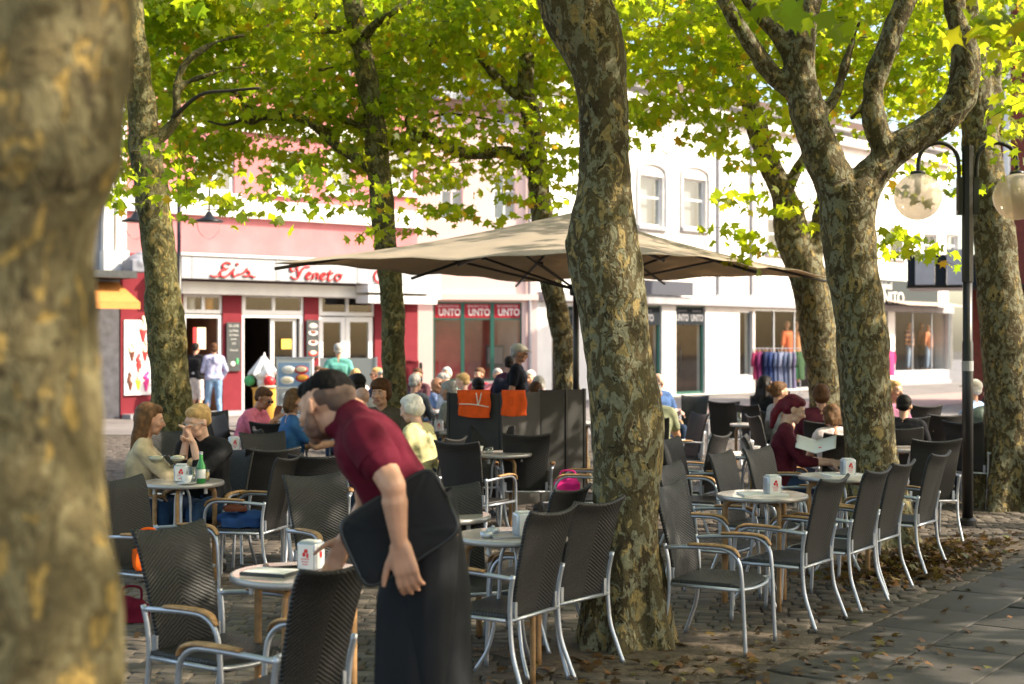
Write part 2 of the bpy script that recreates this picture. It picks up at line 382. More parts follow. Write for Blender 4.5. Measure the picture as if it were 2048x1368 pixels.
# fast mesh for stones / leaves
def np_mesh(name, verts, face_len, m, rnd, parent=None, smooth=False, loops=None):
    """verts (N,3); faces are consecutive runs of face_len vertices unless loops is given"""
    me = bpy.data.meshes.new(name); N = len(verts)
    if loops is None: loops = np.arange(N, dtype=np.int32)
    F = len(loops)//face_len
    me.vertices.add(N); me.vertices.foreach_set('co', np.asarray(verts, dtype=np.float32).ravel())
    me.loops.add(len(loops)); me.loops.foreach_set('vertex_index', loops.astype(np.int32))
    me.polygons.add(F); me.polygons.foreach_set('loop_start', np.arange(0, F*face_len, face_len, dtype=np.int32))
    me.update(calc_edges=True); me.validate()
    a = me.attributes.new('rnd', 'FLOAT', 'POINT'); a.data.foreach_set('value', np.asarray(rnd, dtype=np.float32))
    if smooth: me.shade_smooth()
    me.materials.append(m); o = bpy.data.objects.new(name, me); COL.objects.link(o)
    if parent: o.parent = parent
    return o
# ================================================================== GROUND
def sheet(name, pts, z, m):
    mb = MB(); mb.poly([(x, y, z) for x, y in pts]); o = mb.build(name, m); tag(o, kind='structure'); return o
brickm = bpy.data.materials.new('street_paving'); brickm.use_nodes = True; nt = brickm.node_tree; b = nt.nodes['Principled BSDF']; b.inputs['Roughness'].default_value = .8
tc = nt.nodes.new('ShaderNodeTexCoord'); bt = nt.nodes.new('ShaderNodeTexBrick'); bt.inputs['Scale'].default_value = 2.2
bt.inputs['Color1'].default_value = (.30,.27,.25,1); bt.inputs['Color2'].default_value = (.20,.185,.18,1); bt.inputs['Mortar'].default_value = (.11,.10,.09,1); bt.inputs['Mortar Size'].default_value = .03
nn = nt.nodes.new('ShaderNodeTexNoise'); nn.inputs['Scale'].default_value = .6; nn.inputs['Detail'].default_value = 6
nt.links.new(tc.outputs['Object'], bt.inputs['Vector']); nt.links.new(tc.outputs['Object'], nn.inputs['Vector'])
mm = nt.nodes.new('ShaderNodeMixRGB'); mm.blend_type = 'OVERLAY'; mm.inputs[0].default_value = .6; nt.links.new(bt.outputs[0], mm.inputs[1]); nt.links.new(nn.outputs[0], mm.inputs[2]); nt.links.new(mm.outputs[0], b.inputs['Base Color'])
sheet('ground', [(-120,-40),(150,-40),(150,260),(-120,260)], -.05, Mt['joint'])
sheet('setts_bed', [(-14,-3),(30,-3),(30,27),(-14,27)], -.014, Mt['joint'])
sheet('street', [(-40,26.9),(90,26.9),(90,140),(-40,140)], -.002, brickm)
sheet('paving_band', [(3.5,36.5),(40,75),(44,72),(6.5,34)], .002, Mt['pinkst'])
LU = np.array([.582,.813]); LN = np.array([.813,-.582]); LP = np.array([1.13,7.28])
def stones(name, cen, ang, hx, hy, m, gap, top_in, zj, skew=.1):
    n = len(cen); ca, sa = np.cos(ang), np.sin(ang)
    rings = []
    for (g_, z_) in ((gap, -.03), (gap, -.006-top_in*.2), (gap+top_in*.35, -.001-top_in*.06), (gap+top_in, 0.0)):
        for sx, sy in ((-1,-1),(1,-1),(1,1),(-1,1)):
            x = sx*(hx-g_); y = sy*(hy-g_)
            rings.append((x, y, np.full(n, z_)))
    jx = rng.normal(0, .06, (n,4))*np.minimum(hx,hy)[:,None]*skew*10*.5; jy = rng.normal(0,.06,(n,4))*np.minimum(hx,hy)[:,None]*skew*10*.5
    V = np.zeros((n,16,3)); zj_ = rng.normal(0, zj, n); tilt = rng.normal(0, zj*6, (n,2))
    for k,(x,y,z) in enumerate(rings):
        xx = x + jx[:,k%4]; yy = y + jy[:,k%4]
        V[:,k,0] = cen[:,0]+xx*ca-yy*sa; V[:,k,1] = cen[:,1]+xx*sa+yy*ca; V[:,k,2] = z + (zj_ + tilt[:,0]*xx + tilt[:,1]*yy)*(z>-.02)
    fl = []
    for r_ in range(3):
        for j in range(4): fl += [r_*4+j, r_*4+(j+1)%4, r_*4+4+(j+1)%4, r_*4+4+j]
    fl += [12,13,14,15]; fl = np.array(fl)
    loops = (np.arange(n)[:,None]*16+fl[None,:]).ravel()
    o = np_mesh(name, V.reshape(-1,3), 4, m, np.repeat(rng.random(n),16), loops=loops); tag(o, kind='structure'); return o
def soilmask(x, y):
    a = ((x-.95)/1.05)**2+((y-8.1)/.62)**2 < 1
    b = ((x-3.3)/1.5)**2+((y-12.1)/.8)**2 < 1
    return a | b
# small setts laid in wavy rows, seen left of the slab path
rows = []; y = 3.2
while y < 27:
    hy = .052 + .006*random.random()
    x = -9 - random.random()*.2
    while x < 12.5:
        hx = random.uniform(.055,.095)
        rows.append((x+hx, y, hx, hy)); x += 2*hx
    y += 2*hy
A = np.array(rows); th = R(-7); cx = A[:,0]*math.cos(th)-A[:,1]*math.sin(th)-1.2; cy = A[:,0]*math.sin(th)+A[:,1]*math.cos(th) + .05*np.sin(A[:,0]*1.7)+.03*np.sin(A[:,0]*4.1+A[:,1]); cy += 1.0
cen = np.stack([cx,cy],1); side = (cen-LP)@LN
vis = np.abs(cen[:,0]) < .42*cen[:,1]+1.2
k = (side < -.13) & (cen[:,1] < 26.9) & (cen[:,1] > 3.0) & vis & ~soilmask(cx, cy)
stones('paving_setts', cen[k], np.full(k.sum(), th)+rng.normal(0,.03,k.sum()), A[k,2], A[k,3], Mt['sett'], .004, .016, .003)
# border row of setts and big slabs of the path, aligned with the path edge
ang = math.atan2(LU[1], LU[0]); bl = []; t = -6
while t < 14: hx = random.uniform(.07,.10); bl.append((t+hx, -.065, hx, .055)); t += 2*hx
B = np.array(bl); cB = LP+np.outer(B[:,0],LU)+np.outer(B[:,1],LN)
stones('border_setts', cB, np.full(len(B),ang)+rng.normal(0,.02,len(B)), B[:,2], B[:,3], Mt['sett'], .004, .012, .003)
sl = []
for i in range(24):
    for j in range(-14, 34):
        sl.append((j*.75+(.375 if i%2 else 0), i*.5+.25, .375, .25))
C_ = np.array(sl); cC = LP+np.outer(C_[:,0],LU)+np.outer(C_[:,1],LN)
stones('path_slabs', cC, np.full(len(C_),ang), C_[:,2], C_[:,3], Mt['slab'], .006, .008, .0015, skew=.0)
for (cx_, cy_, rx, ry) in ((.95,8.1,1.12,.68),(3.3,12.1,1.6,.88)):
    mb = MB(); n = 40; pts = []
    def sf(u, v, cx_=cx_, cy_=cy_, rx=rx, ry=ry):
        a = 2*math.pi*u; r_ = v*(1+.06*math.sin(3*a)+.04*math.sin(7*a)); return (cx_+rx*r_*math.cos(a), cy_+ry*r_*math.sin(a), -.010+.035*(1-v)+.008*noise.noise(Vector((u*9,v*9,3))))
    mb.grid(sf, n, 8); o = mb.build('tree_pit_soil', Mt['soil'], smooth=True); tag(o, kind='structure')

# ================================================================== LEAF GENERATOR
pol = [(0,1.0),(14,.62),(30,.60),(48,.92),(64,.52),(84,.52),(108,.74),(128,.38),(160,.30)]
tpl = [(0.0,-.12,0)]
tpl = []
for a, r_ in pol: tpl.append((r_*math.sin(R(a)), r_*math.cos(R(a)), -.16*abs(math.sin(R(a)))*r_*r_*1.6))
tpl += [(-x, y, z) for (x, y, z) in tpl[:0:-1]]
TPL = np.array(tpl); NL = len(TPL)
def leaves_mesh(name, pos, nrm, tip, size, rnd, m, parent=None):
    n = len(pos); nrm = nrm/np.linalg.norm(nrm,axis=1,keepdims=True)
    tip = tip - nrm*np.sum(tip*nrm,1,keepdims=True); tip /= np.linalg.norm(tip,axis=1,keepdims=True)+1e-9
    sd_ = np.cross(tip, nrm)
    curl = rng.uniform(.3,2.2,n)
    T = TPL[None,:,:]
    V = pos[:,None,:] + size[:,None,None]*(T[:,:,0:1]*sd_[:,None,:] + T[:,:,1:2]*tip[:,None,:] + T[:,:,2:3]*curl[:,None,None]*nrm[:,None,:])
    return np_mesh(name, V.reshape(-1,3), NL, m, np.repeat(rnd,NL), parent)
def crown(lobes, dens, parent, name='crown', size=(.055,.095), twigs=None):
    """sprays of plane leaves: each spray is a thin shoot with leaves set alternately along it"""
    PP=[];NN=[];TT=[];SS=[];RR=[]
    for (c, rx, ry, rz) in lobes:
        vol = rx*ry*rz*4.19; ns = max(3, int(vol*dens))
        q = rng.normal(size=(ns,3)); q /= np.linalg.norm(q,axis=1,keepdims=True); q *= rng.random((ns,1))**.42
        org = np.array(c)+q*np.array([rx,ry,rz])
        tone = rng.normal(0,.10)
        for o_ in org:
            a = rng.uniform(0,2*math.pi); d = np.array([math.cos(a),math.sin(a),rng.uniform(-.45,.25)]); d/=np.linalg.norm(d)
            L = rng.uniform(.22,.5); kk = rng.integers(5,10); t = np.linspace(0,1,kk)
            p = o_[None,:]+d[None,:]*(t*L)[:,None]; p[:,2] -= .12*t*t*L
            sdv = np.cross(d,[0,0,1]); sg = np.where(np.arange(kk)%2,1,-1)[:,None]
            off = sdv[None,:]*sg*rng.uniform(.02,.08,(kk,1)); p = p+off+rng.normal(0,.02,(kk,3))
            nn_ = np.stack([rng.normal(0,.75,kk),rng.normal(0,.75,kk),rng.uniform(.05,.95,kk)],1)
            tt_ = off*8+d[None,:]*.5+np.array([0,0,-.9])[None,:]*rng.uniform(.2,1.2,(kk,1))
            PP.append(p);NN.append(nn_);TT.append(tt_);SS.append(rng.uniform(size[0],size[1],kk)*rng.uniform(.85,1.1))
            r_ = np.clip(rng.normal(.38+tone,.17,kk),0,.88); r_[rng.random(kk)<.025]=.97; RR.append(r_)
            if twigs is not None and rng.random()<.16: twigs.tube([o_-d*.15, o_+d*L*.5-np.array([0,0,.03*L]), o_+d*L-np.array([0,0,.12*L])],[.005,.0035,.002],n=3,k=2)
    return leaves_mesh(name, np.concatenate(PP),np.concatenate(NN),np.concatenate(TT),np.concatenate(SS),np.concatenate(RR),Mt['leaf'],parent)

# ================================================================== TREES
TREES = {}
def dispf(seed, amp=.02, base=None):
    sv_ = Vector((seed*3.1, seed*1.7, seed))
    def f(p):
        d = amp*noise.noise(p*3.2+sv_)+amp*.5*noise.noise(p*8+sv_)+amp*.15*noise.noise(p*22+sv_)
        return d
    return f
def tree(key, d, trunk, limbs, label, r_flare=1.15, bark='bark', vox=.022, lumps=(), amp=.022, roots=5, group='plane trees shading the cafe terrace'):
    """trunk: [(px, py, width_px)] from top to bottom; limbs: lists of (px, py, width_px, depth offset); every one at the tree's own distance"""
    gx = X(trunk[-1][0], d); root = empty('plane_tree', (gx, d, 0), 0, label, 'tree', group)
    def loc(px, py, dy=0): return Vector((X(px, d+dy)-gx, dy, Z(py, d+dy)))
    mb = MB(); pts = [loc(a,b_) for a,b_,c in trunk]; rr = [c/2/FPX*d for a,b_,c in trunk]
    last = pts[-1]; rb = rr[-1]
    if last.z > .25: pts.append(Vector((last.x,last.y,.16))); rr.append(rb*1.06)
    pts.append(Vector((last.x,last.y,.03))); rr.append(rb*r_flare); pts.append(Vector((last.x,last.y,-.12))); rr.append(rb*r_flare*1.25)
    mb.tube(pts, rr, n=18, k=4)
    for i in range(roots):
        a = 2*math.pi*(i+.3*random.random())/roots; c_ = Vector((math.cos(a),math.sin(a),0)); b0 = Vector((last.x,last.y,0))
        mb.tube([b0+c_*rb*.55+Vector((0,0,.6)), b0+c_*rb*.85+Vector((0,0,.25)), b0+c_*rb*1.12+Vector((0,0,.05)), b0+c_*rb*1.6+Vector((0,0,-.10))],[rb*.42,rb*.45,rb*.38,rb*.2],n=8,k=3)
    thin = MB()
    for L in limbs:
        q = [loc(*[e[0],e[1]], dy=(e[3] if len(e)>3 else 0)) for e in L]; r2 = [e[2]/2/FPX*d for e in L]
        tgt = mb if max(r2) > .028 else thin
        tgt.tube(q, r2, n=12 if tgt is mb else 7, k=4)
    for (a,b_,c) in lumps:
        p = loc(a,b_); r_ = c/2/FPX*d; mb.ell(p, (r_,r_,r_*1.1))
    fuse(mb, 'trunk', Mt[bark], root, vox, sm=5, disp=dispf(d, amp))
    if thin.v: thin.build('branch', Mt['twig'], root, True)
    TREES[key] = (root, Vector((gx,d,0)), [])
    return root
tree('T1', 2.35, [(28,-120,500),(22,0,492),(20,200,462),(18,330,446),(15,420,372),(12,520,345),(10,700,362),(10,900,388),(10,1100,412),(12,1368,462),(12,2200,500)], [], 'very thick out of focus plane tree trunk closest to the viewer', bark='bark_near', vox=.012, lumps=[(70,280,330)], amp=.012)
tree('T2', 15.0, [(235,-220,46),(250,-60,48),(262,34,50),(275,155,56),(284,223,58),(290,300,64),(303,380,66),(311,443,67),(322,540,70),(328,615,74),(338,720,76),(343,800,84),(346,880,92),(347,1010,98)],
     [[(292,330,30),(309,292,26),(340,255,22),(354,234,19),(354,165,17),(378,120,15),(430,86,12),(491,69,8)],[(356,185,14),(375,165,12),(412,151,9),(460,138,7),(502,132,4)],[(346,235,10),(400,190,7,-.5),(455,182,6,-.8),(520,176,5,-1)]],
     'plane tree with mossy split trunk standing by the drinks poster', bark='bark_green')
tree('T3', 17.0, [(690,-200,38),(700,-60,40),(706,10,42),(722,78,40),(731,137,43),(748,254,48),(756,332,48),(765,410,50),(771,488,48),(785,600,48),(786,700,47),(790,800,50),(792,880,56),(792,985,60)],
     [[(752,352,24),(740,335,24),(705,312,23),(673,292,22),(650,266,24),(623,244,21),(588,232,20),(529,230,26),(496,234,30)],[(735,268,16),(718,252,14),(693,242,13),(660,232,11),(630,223,8)],[(712,90,20),(690,66,17),(670,57,16),(642,43,14),(619,20,12),(595,-4,11),(560,-60,8)],
      [(728,128,14),(705,125,12),(673,133,10),(634,141,6)],[(715,75,10),(690,68,9),(620,66,7),(570,62,5)],[(728,75,20,-.2),(755,45,16,-.4),(800,15,12,-.6),(850,-30,8)],[(500,222,9),(470,185,8),(440,180,6)],[(492,236,8),(450,250,6),(410,240,4)]],
     'slim plane tree whose knobby bough bends left over the pink wall', bark='bark_green', lumps=[(505,232,38),(487,228,28)])
tree('T4', 18.0, [(1066,-150,24),(1066,-20,26),(1064,60,26),(1056,98,28),(1052,176,36),(1062,234,38),(1070,293,40),(1077,371,44),(1084,434,44),(1094,520,44),(1110,600,44),(1131,700,50),(1134,770,52),(1138,860,58),(1140,955,60)],
     [[(1070,325,24),(1048,312,24),(1009,303,22),(947,309,22),(896,297,22),(860,275,22),(830,274,28),(795,288,34)],[(1060,240,20),(1048,207,20),(1015,175,20),(986,148,19),(965,120,18),(947,105,18),(905,95,15),(865,90,15),(822,82,14),(783,51,12),(740,10,8)],[(825,78,12),(810,95,9),(802,115,6)],
      [(820,268,9),(812,240,7),(830,205,5),(850,180,4)],[(826,268,8),(850,240,6),(905,228,5),(1010,245,5)]],
     'slender yellow barked plane tree behind the man in the cap', bark='bark', lumps=[(800,288,38),(822,278,34)])
tree('T5', 8.2, [(1110,-260,170),(1135,-120,158),(1148,0,146),(1172,60,142),(1194,120,122),(1207,200,102),(1209,300,98),(1209,380,110),(1203,470,140),(1212,540,152),(1228,640,136),(1240,730,136),(1252,810,146),(1256,860,148),(1252,960,138),(1255,1080,128),(1254,1180,130),(1252,1262,140)],
     [], 'central plane tree with a swelling under the canopy edge', r_flare=1.08, lumps=[(1174,490,90),(1288,850,62)], vox=.014, amp=.016, roots=7)
tree('T6', 17.0, [(1468,70,30),(1482,150,34),(1500,210,40),(1525,290,44),(1545,345,48),(1570,400,52),(1580,450,66),(1590,490,72),(1618,560,74),(1630,620,75),(1637,693,70),(1645,730,66),(1651,790,66),(1652,880,72),(1652,980,80)],
     [[(1622,560,40),(1632,490,36),(1642,430,32),(1650,360,28),(1655,300,24)],[(1575,380,26),(1600,330,22),(1622,290,18),(1650,250,14)],[(1480,160,34),(1462,95,30),(1435,45,28),(1400,-10,26),(1370,-80,22)]],
     'leaning sunlit plane tree behind the woman with wine red hair', bark='bark', lumps=[(1574,440,52)])
tree('T7', 12.3, [(1692,370,118),(1697,395,118),(1695,457,106),(1703,536,106),(1718,615,102),(1725,693,102),(1731,790,101),(1739,865,102),(1745,940,106),(1748,1010,112),(1750,1075,128)],
     [[(1690,440,90),(1672,372,84),(1645,310,78),(1622,250,74),(1608,200,72),(1598,150,66),(1602,90,60),(1612,30,54),(1625,-60,50),(1640,-160,42)],
      [(1705,440,84),(1728,372,74),(1768,322,64),(1810,288,60),(1850,262,60),(1890,232,62),(1922,190,62),(1932,130,58),(1925,80,50),(1912,30,46),(1902,-60,42),(1890,-150,36)],
      [(1770,310,50),(1752,262,50),(1744,210,44),(1748,165,42),(1768,110,42),(1788,54,44),(1808,10,44),(1830,-60,40),(1850,-140,34)],
      [(1612,200,60),(1580,178,44),(1550,155,40),(1515,110,38),(1490,70,34),(1462,25,32),(1435,-30,28),(1400,-100,22)],
      [(1590,130,36),(1560,75,32),(1520,35,26),(1480,-20,22),(1440,-80,18)],[(1640,230,26),(1668,200,22),(1685,150,18),(1700,100,14),(1720,40,10)],[(1700,240,14),(1720,215,12),(1755,150,10,.3),(1770,90,8,.5)]],
     'biggest plane tree, forking into several limbs beside the lamp post', vox=.018, amp=.020, roots=7)
tree('T8', 15.0, [(1920,-200,42),(1925,-60,46),(1935,60,50),(1950,140,58),(1956,230,70),(1966,320,76),(1978,400,78),(1990,480,82),(1996,560,88),(2006,660,92),(2014,760,92),(2020,850,98),(2024,930,108),(2024,985,120)],
     [[(1948,150,50),(1985,100,30),(2020,82,26),(2070,55,24)],[(1962,290,44),(1985,240,34),(1990,170,30),(1985,110,26)]],
     'right hand plane tree behind the lamp post with sunlit bark', lumps=[(1950,240,60)])
# unseen trees added outside the frame on the right to shade the terrace
for (ex, ey) in ((7.6,8.6),(10.5,12.5),(8.2,3.6),(13.0,6.8),(12.5,16.5)):
    root = empty('plane_tree', (ex,ey,0), 0, 'unseen plane tree added outside the right edge to shade the terrace', 'tree', 'shade trees added beyond the right edge')
    mb = MB().tube([(0,0,-.1),(0,0,.1),(.05,0,1.5),(0,.1,3.2),(.2,0,4.8)],[.34,.26,.21,.19,.14],n=14)
    for a in range(5): an = a*1.26; mb.tube([(0,.1,3.0),(math.cos(an)*.9,math.sin(an)*.9,4.2),(math.cos(an)*2,math.sin(an)*2,5.2)],[.12,.08,.04],n=8)
    fuse(mb,'trunk',Mt['bark'],root,.04,sm=3)
    TREES['E%d'%int(ex*10)] = (root, Vector((ex,ey,0)), [])
# ---- crown lobes (world positions)
LB = []
def lob(px, py, d, r_, rz=None, ry=None): p = P(px,py,d); LB.append((tuple(p), r_, ry or r_, rz or r_*.6))
for a in [(285,330,13.5,.5,.36),(345,345,14,.45,.32),(392,388,13,.40,.26),(440,400,13,.36,.2),(500,392,13.5,.45,.22),(575,372,14,.5,.2),(650,368,14.5,.5,.25),(700,395,15,.35,.28),(735,462,16,.16,.08),(805,432,15.5,.45,.28),(870,415,16,.5,.28),(830,350,15,.5,.3),(965,398,16,.45,.22),(1040,395,17,.4,.24),(1110,385,17,.32,.32),(1135,320,16,.3,.4),
          (1285,255,15,.32,.38),(1310,200,15,.35,.4),(1345,150,15.5,.5,.4),(1425,290,15,.45,.30),(1480,310,15,.36,.24),(1460,255,15,.5,.3),(1460,382,14.3,.28,.07),(1520,385,14.3,.22,.08),(1455,470,14.3,.22,.10),(1500,470,14.3,.34,.16),(1535,440,14.6,.26,.22),(1490,505,14.3,.2,.06),
          (1600,360,17,.28,.45),(1640,415,14,.14,.3),(1800,505,13,.18,.11),(1795,455,13,.16,.14),(1835,478,13,.10,.07),(1825,330,14,.35,.3),(1880,318,14.5,.3,.18),(1900,370,14,.16,.14),(1800,370,15,.3,.25),(2025,300,13,.14,.1),(2010,240,13,.2,.3),(2030,165,12,.25,.4),
          (2010,45,6.4,.16,.10),(1985,80,6.4,.10,.08),(1505,4,6.0,.06,.05)]: lob(*a[:4],rz=a[4])
for (x0,x1,rows_) in ((270,1180,((300,16.5,20,.72,.36),(225,16.5,20.5,.85,.45),(150,16.8,21,.9,.5),(70,16.8,21,.95,.55),(-10,16,21,1,.55),(-90,15,21,1,.55))),
                      (1290,2060,((235,15,18.5,.5,.34),(165,15,19.5,.65,.42),(90,14.5,20,.75,.5),(10,14,20,.85,.5),(-70,14,20,.9,.5)))):
    for (py,da,db,r_,rz) in rows_:
        px = x0
        while px < x1:
            if not (py > 200 and (450 < px < 560 and random.random()<.6 or 890<px<1000 or 1300<px<1395)):
                lob(px+random.uniform(-20,20), py+random.uniform(-22,22), random.uniform(da,db), r_*random.uniform(.75,1.1), rz*random.uniform(.8,1.1), ry=r_*1.2)
            px += random.uniform(58,92)
nvis = len(LB); OV = []  # OV: lobes added overhead, mostly above the frame, for dappled shade on the terrace
for i in range(290):
    x = random.uniform(-8,17); y = random.uniform(-1.5,19.5); z = random.uniform(4.9,7.4)
    if y > 11 and -4.5 < x < 5.5 and z < 1.75+.262*y: z = 1.75+.262*y+random.random()*.8
    if x > 5.5: z -= random.uniform(0,1.9)
    if 12 < y and 2 < x < 11 and i%3: continue
    if y > 11 and i%2: continue
    r_ = random.uniform(.8,1.4); OV.append(((x,y,z), r_, r_, r_*.5))
for i in range(90):
    x=random.uniform(1,14); y=random.uniform(1,10.5); r_=random.uniform(.9,1.4); OV.append(((x,y,random.uniform(4.4 if x>6 else 5.2,7)),r_,r_,r_*.5))
for i in range(40):
    x=random.uniform(-6,1); y=random.uniform(2,10.5); r_=random.uniform(.9,1.4); OV.append(((x,y,random.uniform(5.2,7)),r_,r_,r_*.5))
def give(lobes, dens, key2):
    per = {}
    for L in lobes:
        c = Vector((L[0][0],L[0][1],0)); k_ = min((k for k in TREES if k!='T1'), key=lambda k:(TREES[k][1]-c).length); per.setdefault(k_,[]).append(L)
    return per
pv = give(LB, 0, 0); po = give(OV, 0, 0)
for k_,(root,base,_) in TREES.items():
    loc = lambda L: [(tuple(Vector(c)-base), a, b2, c2) for (c,a,b2,c2) in L]
    tw = MB()
    if pv.get(k_): crown(loc(pv[k_]), 29, root, 'crown', (.06,.10), tw)
    if po.get(k_): crown(loc(po[k_]), 9.0, root, 'added_shade_crown' , (.085,.13))
    if tw.v: tag(tw.build('twig', Mt['twig'], root), kind='stuff')
# ---- fallen leaves
n1 = 2600; pos=[]; 
def flat(n, fx, zr=(.004,.03)):
    p = np.array([fx() for _ in range(n)]); z = rng.uniform(*zr,n); return np.column_stack([p,z])
def onpath(): t_=random.uniform(-2,9); o_=random.gauss(0,.35); q=LP+LU*t_+LN*o_; return (q[0],q[1])
F1 = flat(330, lambda:(random.gauss(1.0,.75), random.gauss(7.9,.45)))
F2 = flat(180, lambda:(random.uniform(-4,6), random.uniform(5,17)))
F3 = flat(70, onpath); F4 = flat(40, lambda:(.6+random.gauss(.9,1.5), 6.9+random.gauss(0,.7)))
p = np.concatenate([F1,F2,F3,F4]); n = len(p)
nr = np.column_stack([rng.normal(0,.3,n),rng.normal(0,.3,n),np.ones(n)]); tp = np.column_stack([rng.normal(size=n),rng.normal(size=n),np.zeros(n)])
o = leaves_mesh('fallen_leaves', p, nr, tp, rng.uniform(.028,.055,n), rng.random(n), Mt['dead']); tag(o, kind='stuff')
n = 2300; a = rng.normal(size=(n,2)); 
t_ = a[:,0]*.62; s_ = a[:,1]*.20
px_ = 3.30+LU[0]*t_+LN[0]*s_; py_ = 11.35+LU[1]*t_*1.0+LN[1]*s_
hgt = .10*np.exp(-(a[:,0]**2+a[:,1]**2)/3.0); p = np.column_stack([px_,py_,.008+rng.random(n)*hgt])
nr = np.column_stack([rng.normal(0,.6,n),rng.normal(0,.6,n),np.ones(n)]); tp = np.column_stack([rng.normal(size=n),rng.normal(size=n),rng.normal(0,.3,n)])
o = leaves_mesh('leaf_heap', p, nr, tp, rng.uniform(.030,.060,n), rng.random(n), Mt['dead']); tag(o, kind='stuff')
# ================================================================== BUILDINGS
class Fac:
    def __init__(s, p0, p1, name, label, cat='building'):
        s.p0 = Vector((*p0,0)); s.t = (Vector((*p1,0))-s.p0); s.L = s.t.length; s.t.normalize(); s.n = Vector((-s.t.y, s.t.x, 0))
        s.ang = math.atan2(s.t.y, s.t.x)
        s.root = empty(name, s.p0, s.ang, label, cat)
    def u(s, px, v=0):
        o = s.p0+s.n*v; k = (px-1024)/FPX; return (k*o.y-o.x)/(s.t.x-k*s.t.y)
    def z(s, px, py, v=0):
        o = s.p0+s.n*v; y = o.y+s.u(px,v)*s.t.y; return H+(HY-py)/FPX*y
    def r(s, a, b, c, d, v=0):
        m = (a+c)/2; return (s.u(a,v), s.z(m,max(b,d),v), s.u(c,v), s.z(m,min(b,d),v))
    def bx(s, name, m, rects, v0, v1, parent=None, px=True, zf=None):
        mb = MB()
        for q in rects:
            a = s.r(*q, v=v0) if px else q
            mb.box(a[0], v0, a[1] if zf is None else zf, a[2], v1, a[3])
        return mb.build(name, m, parent or s.root)
def wall_mesh(u0,u1,z0,z1,ops,v,th):
    us = sorted({u0,u1,*[o[0] for o in ops],*[o[2] for o in ops]}); zs = sorted({z0,z1,*[o[1] for o in ops],*[o[3] for o in ops]})
    us = [a for a in us if u0<=a<=u1]; zs=[a for a in zs if z0<=a<=z1]; mb = MB()
    for a,b_ in zip(us[:-1],us[1:]):
        for c,d in zip(zs[:-1],zs[1:]):
            mu,mz=(a+b_)/2,(c+d)/2
            if any(o[0]<mu<o[2] and o[1]<mz<o[3] for o in ops): continue
            mb.poly([(a,v,c),(b_,v,c),(b_,v,d),(a,v,d)])
    for o in ops:
        a,c,b_,d = o
        mb.poly([(a,v,c),(a,v,d),(a,v+th,d),(a,v+th,c)]); mb.poly([(b_,v,c),(b_,v+th,c),(b_,v+th,d),(b_,v,d)])
        mb.poly([(a,v,d),(b_,v,d),(b_,v+th,d),(a,v+th,d)]); mb.poly([(a,v,c),(a,v+th,c),(b_,v+th,c),(b_,v,c)])
    mb.poly([(u0,v,z0),(u0,v,z1),(u0,v+6,z1),(u0,v+6,z0)]); mb.poly([(u1,v,z0),(u1,v+6,z0),(u1,v+6,z1),(u1,v,z1)])
    mb.poly([(u0,v,z1),(u1,v,z1),(u1,v+6,z1),(u0,v+6,z1)]); mb.poly([(u0,v+6,z0),(u0,v+6,z1),(u1,v+6,z1),(u1,v+6,z0)])
    return mb
def window(F, q, v, fm, parent, nx=1, ny=1, fw=.06, px=True, name='window', glass='glass', mull=None, dep=.07, handle=False, paneback=None):
    """frame (with mullions) is the part, the pane its sub-part"""
    a = F.r(*q, v=v) if px else q; u0,z0,u1,z1 = a; mb = MB()
    mb.box(u0,v,z0,u0+fw,v+dep,z1); mb.box(u1-fw,v,z0,u1,v+dep,z1); mb.box(u0+fw,v,z0,u1-fw,v+dep,z0+fw); mb.box(u0+fw,v,z1-fw,u1-fw,v+dep,z1)
    for i in range(1,nx): c=u0+(u1-u0)*i/nx; mb.box(c-fw*.45,v+.003,z0+fw,c+fw*.45,v+dep-.003,z1-fw)
    for i in range(1,ny): c=z0+(z1-z0)*(mull if mull else i/ny); mb.box(u0+fw,v+.006,c-fw*.45,u1-fw,v+dep-.006,c+fw*.45)
    f = mb.build(name, Mt[fm], parent)
    g_ = MB().poly([(u0+fw*.5,v+dep*.4,z0+fw*.5),(u1-fw*.5,v+dep*.4,z0+fw*.5),(u1-fw*.5,v+dep*.4,z1-fw*.5),(u0+fw*.5,v+dep*.4,z1-fw*.5)]).build('pane', Mt[glass], f)
    if paneback: MB().box(u0+fw*.5,v+dep+.25,z0+fw*.5,u1-fw*.5,v+dep+.27,z1-fw*.5).build('curtain', Mt[paneback], f)
    return f
def room(F, q, v, m, parent, dep=2.5, px=True, z0=None):
    a = F.r(*q, v=v) if px else q; u0,zz,u1,z1 = a; z0 = zz if z0 is None else z0; mb = MB()
    mb.poly([(u0,v+dep,z0),(u1,v+dep,z0),(u1,v+dep,z1),(u0,v+dep,z1)]); mb.poly([(u0,v+.3,z0),(u0,v+dep,z0),(u0,v+dep,z1),(u0,v+.3,z1)]); mb.poly([(u1,v+.3,z0),(u1,v+dep,z0),(u1,v+dep,z1),(u1,v+.3,z1)])
    mb.poly([(u0,v+.3,z1),(u1,v+.3,z1),(u1,v+dep,z1),(u0,v+dep,z1)]); mb.poly([(u0,v+.3,z0),(u1,v+.3,z0),(u1,v+dep,z0),(u0,v+dep,z0)])
    return mb.build('interior', m, parent)

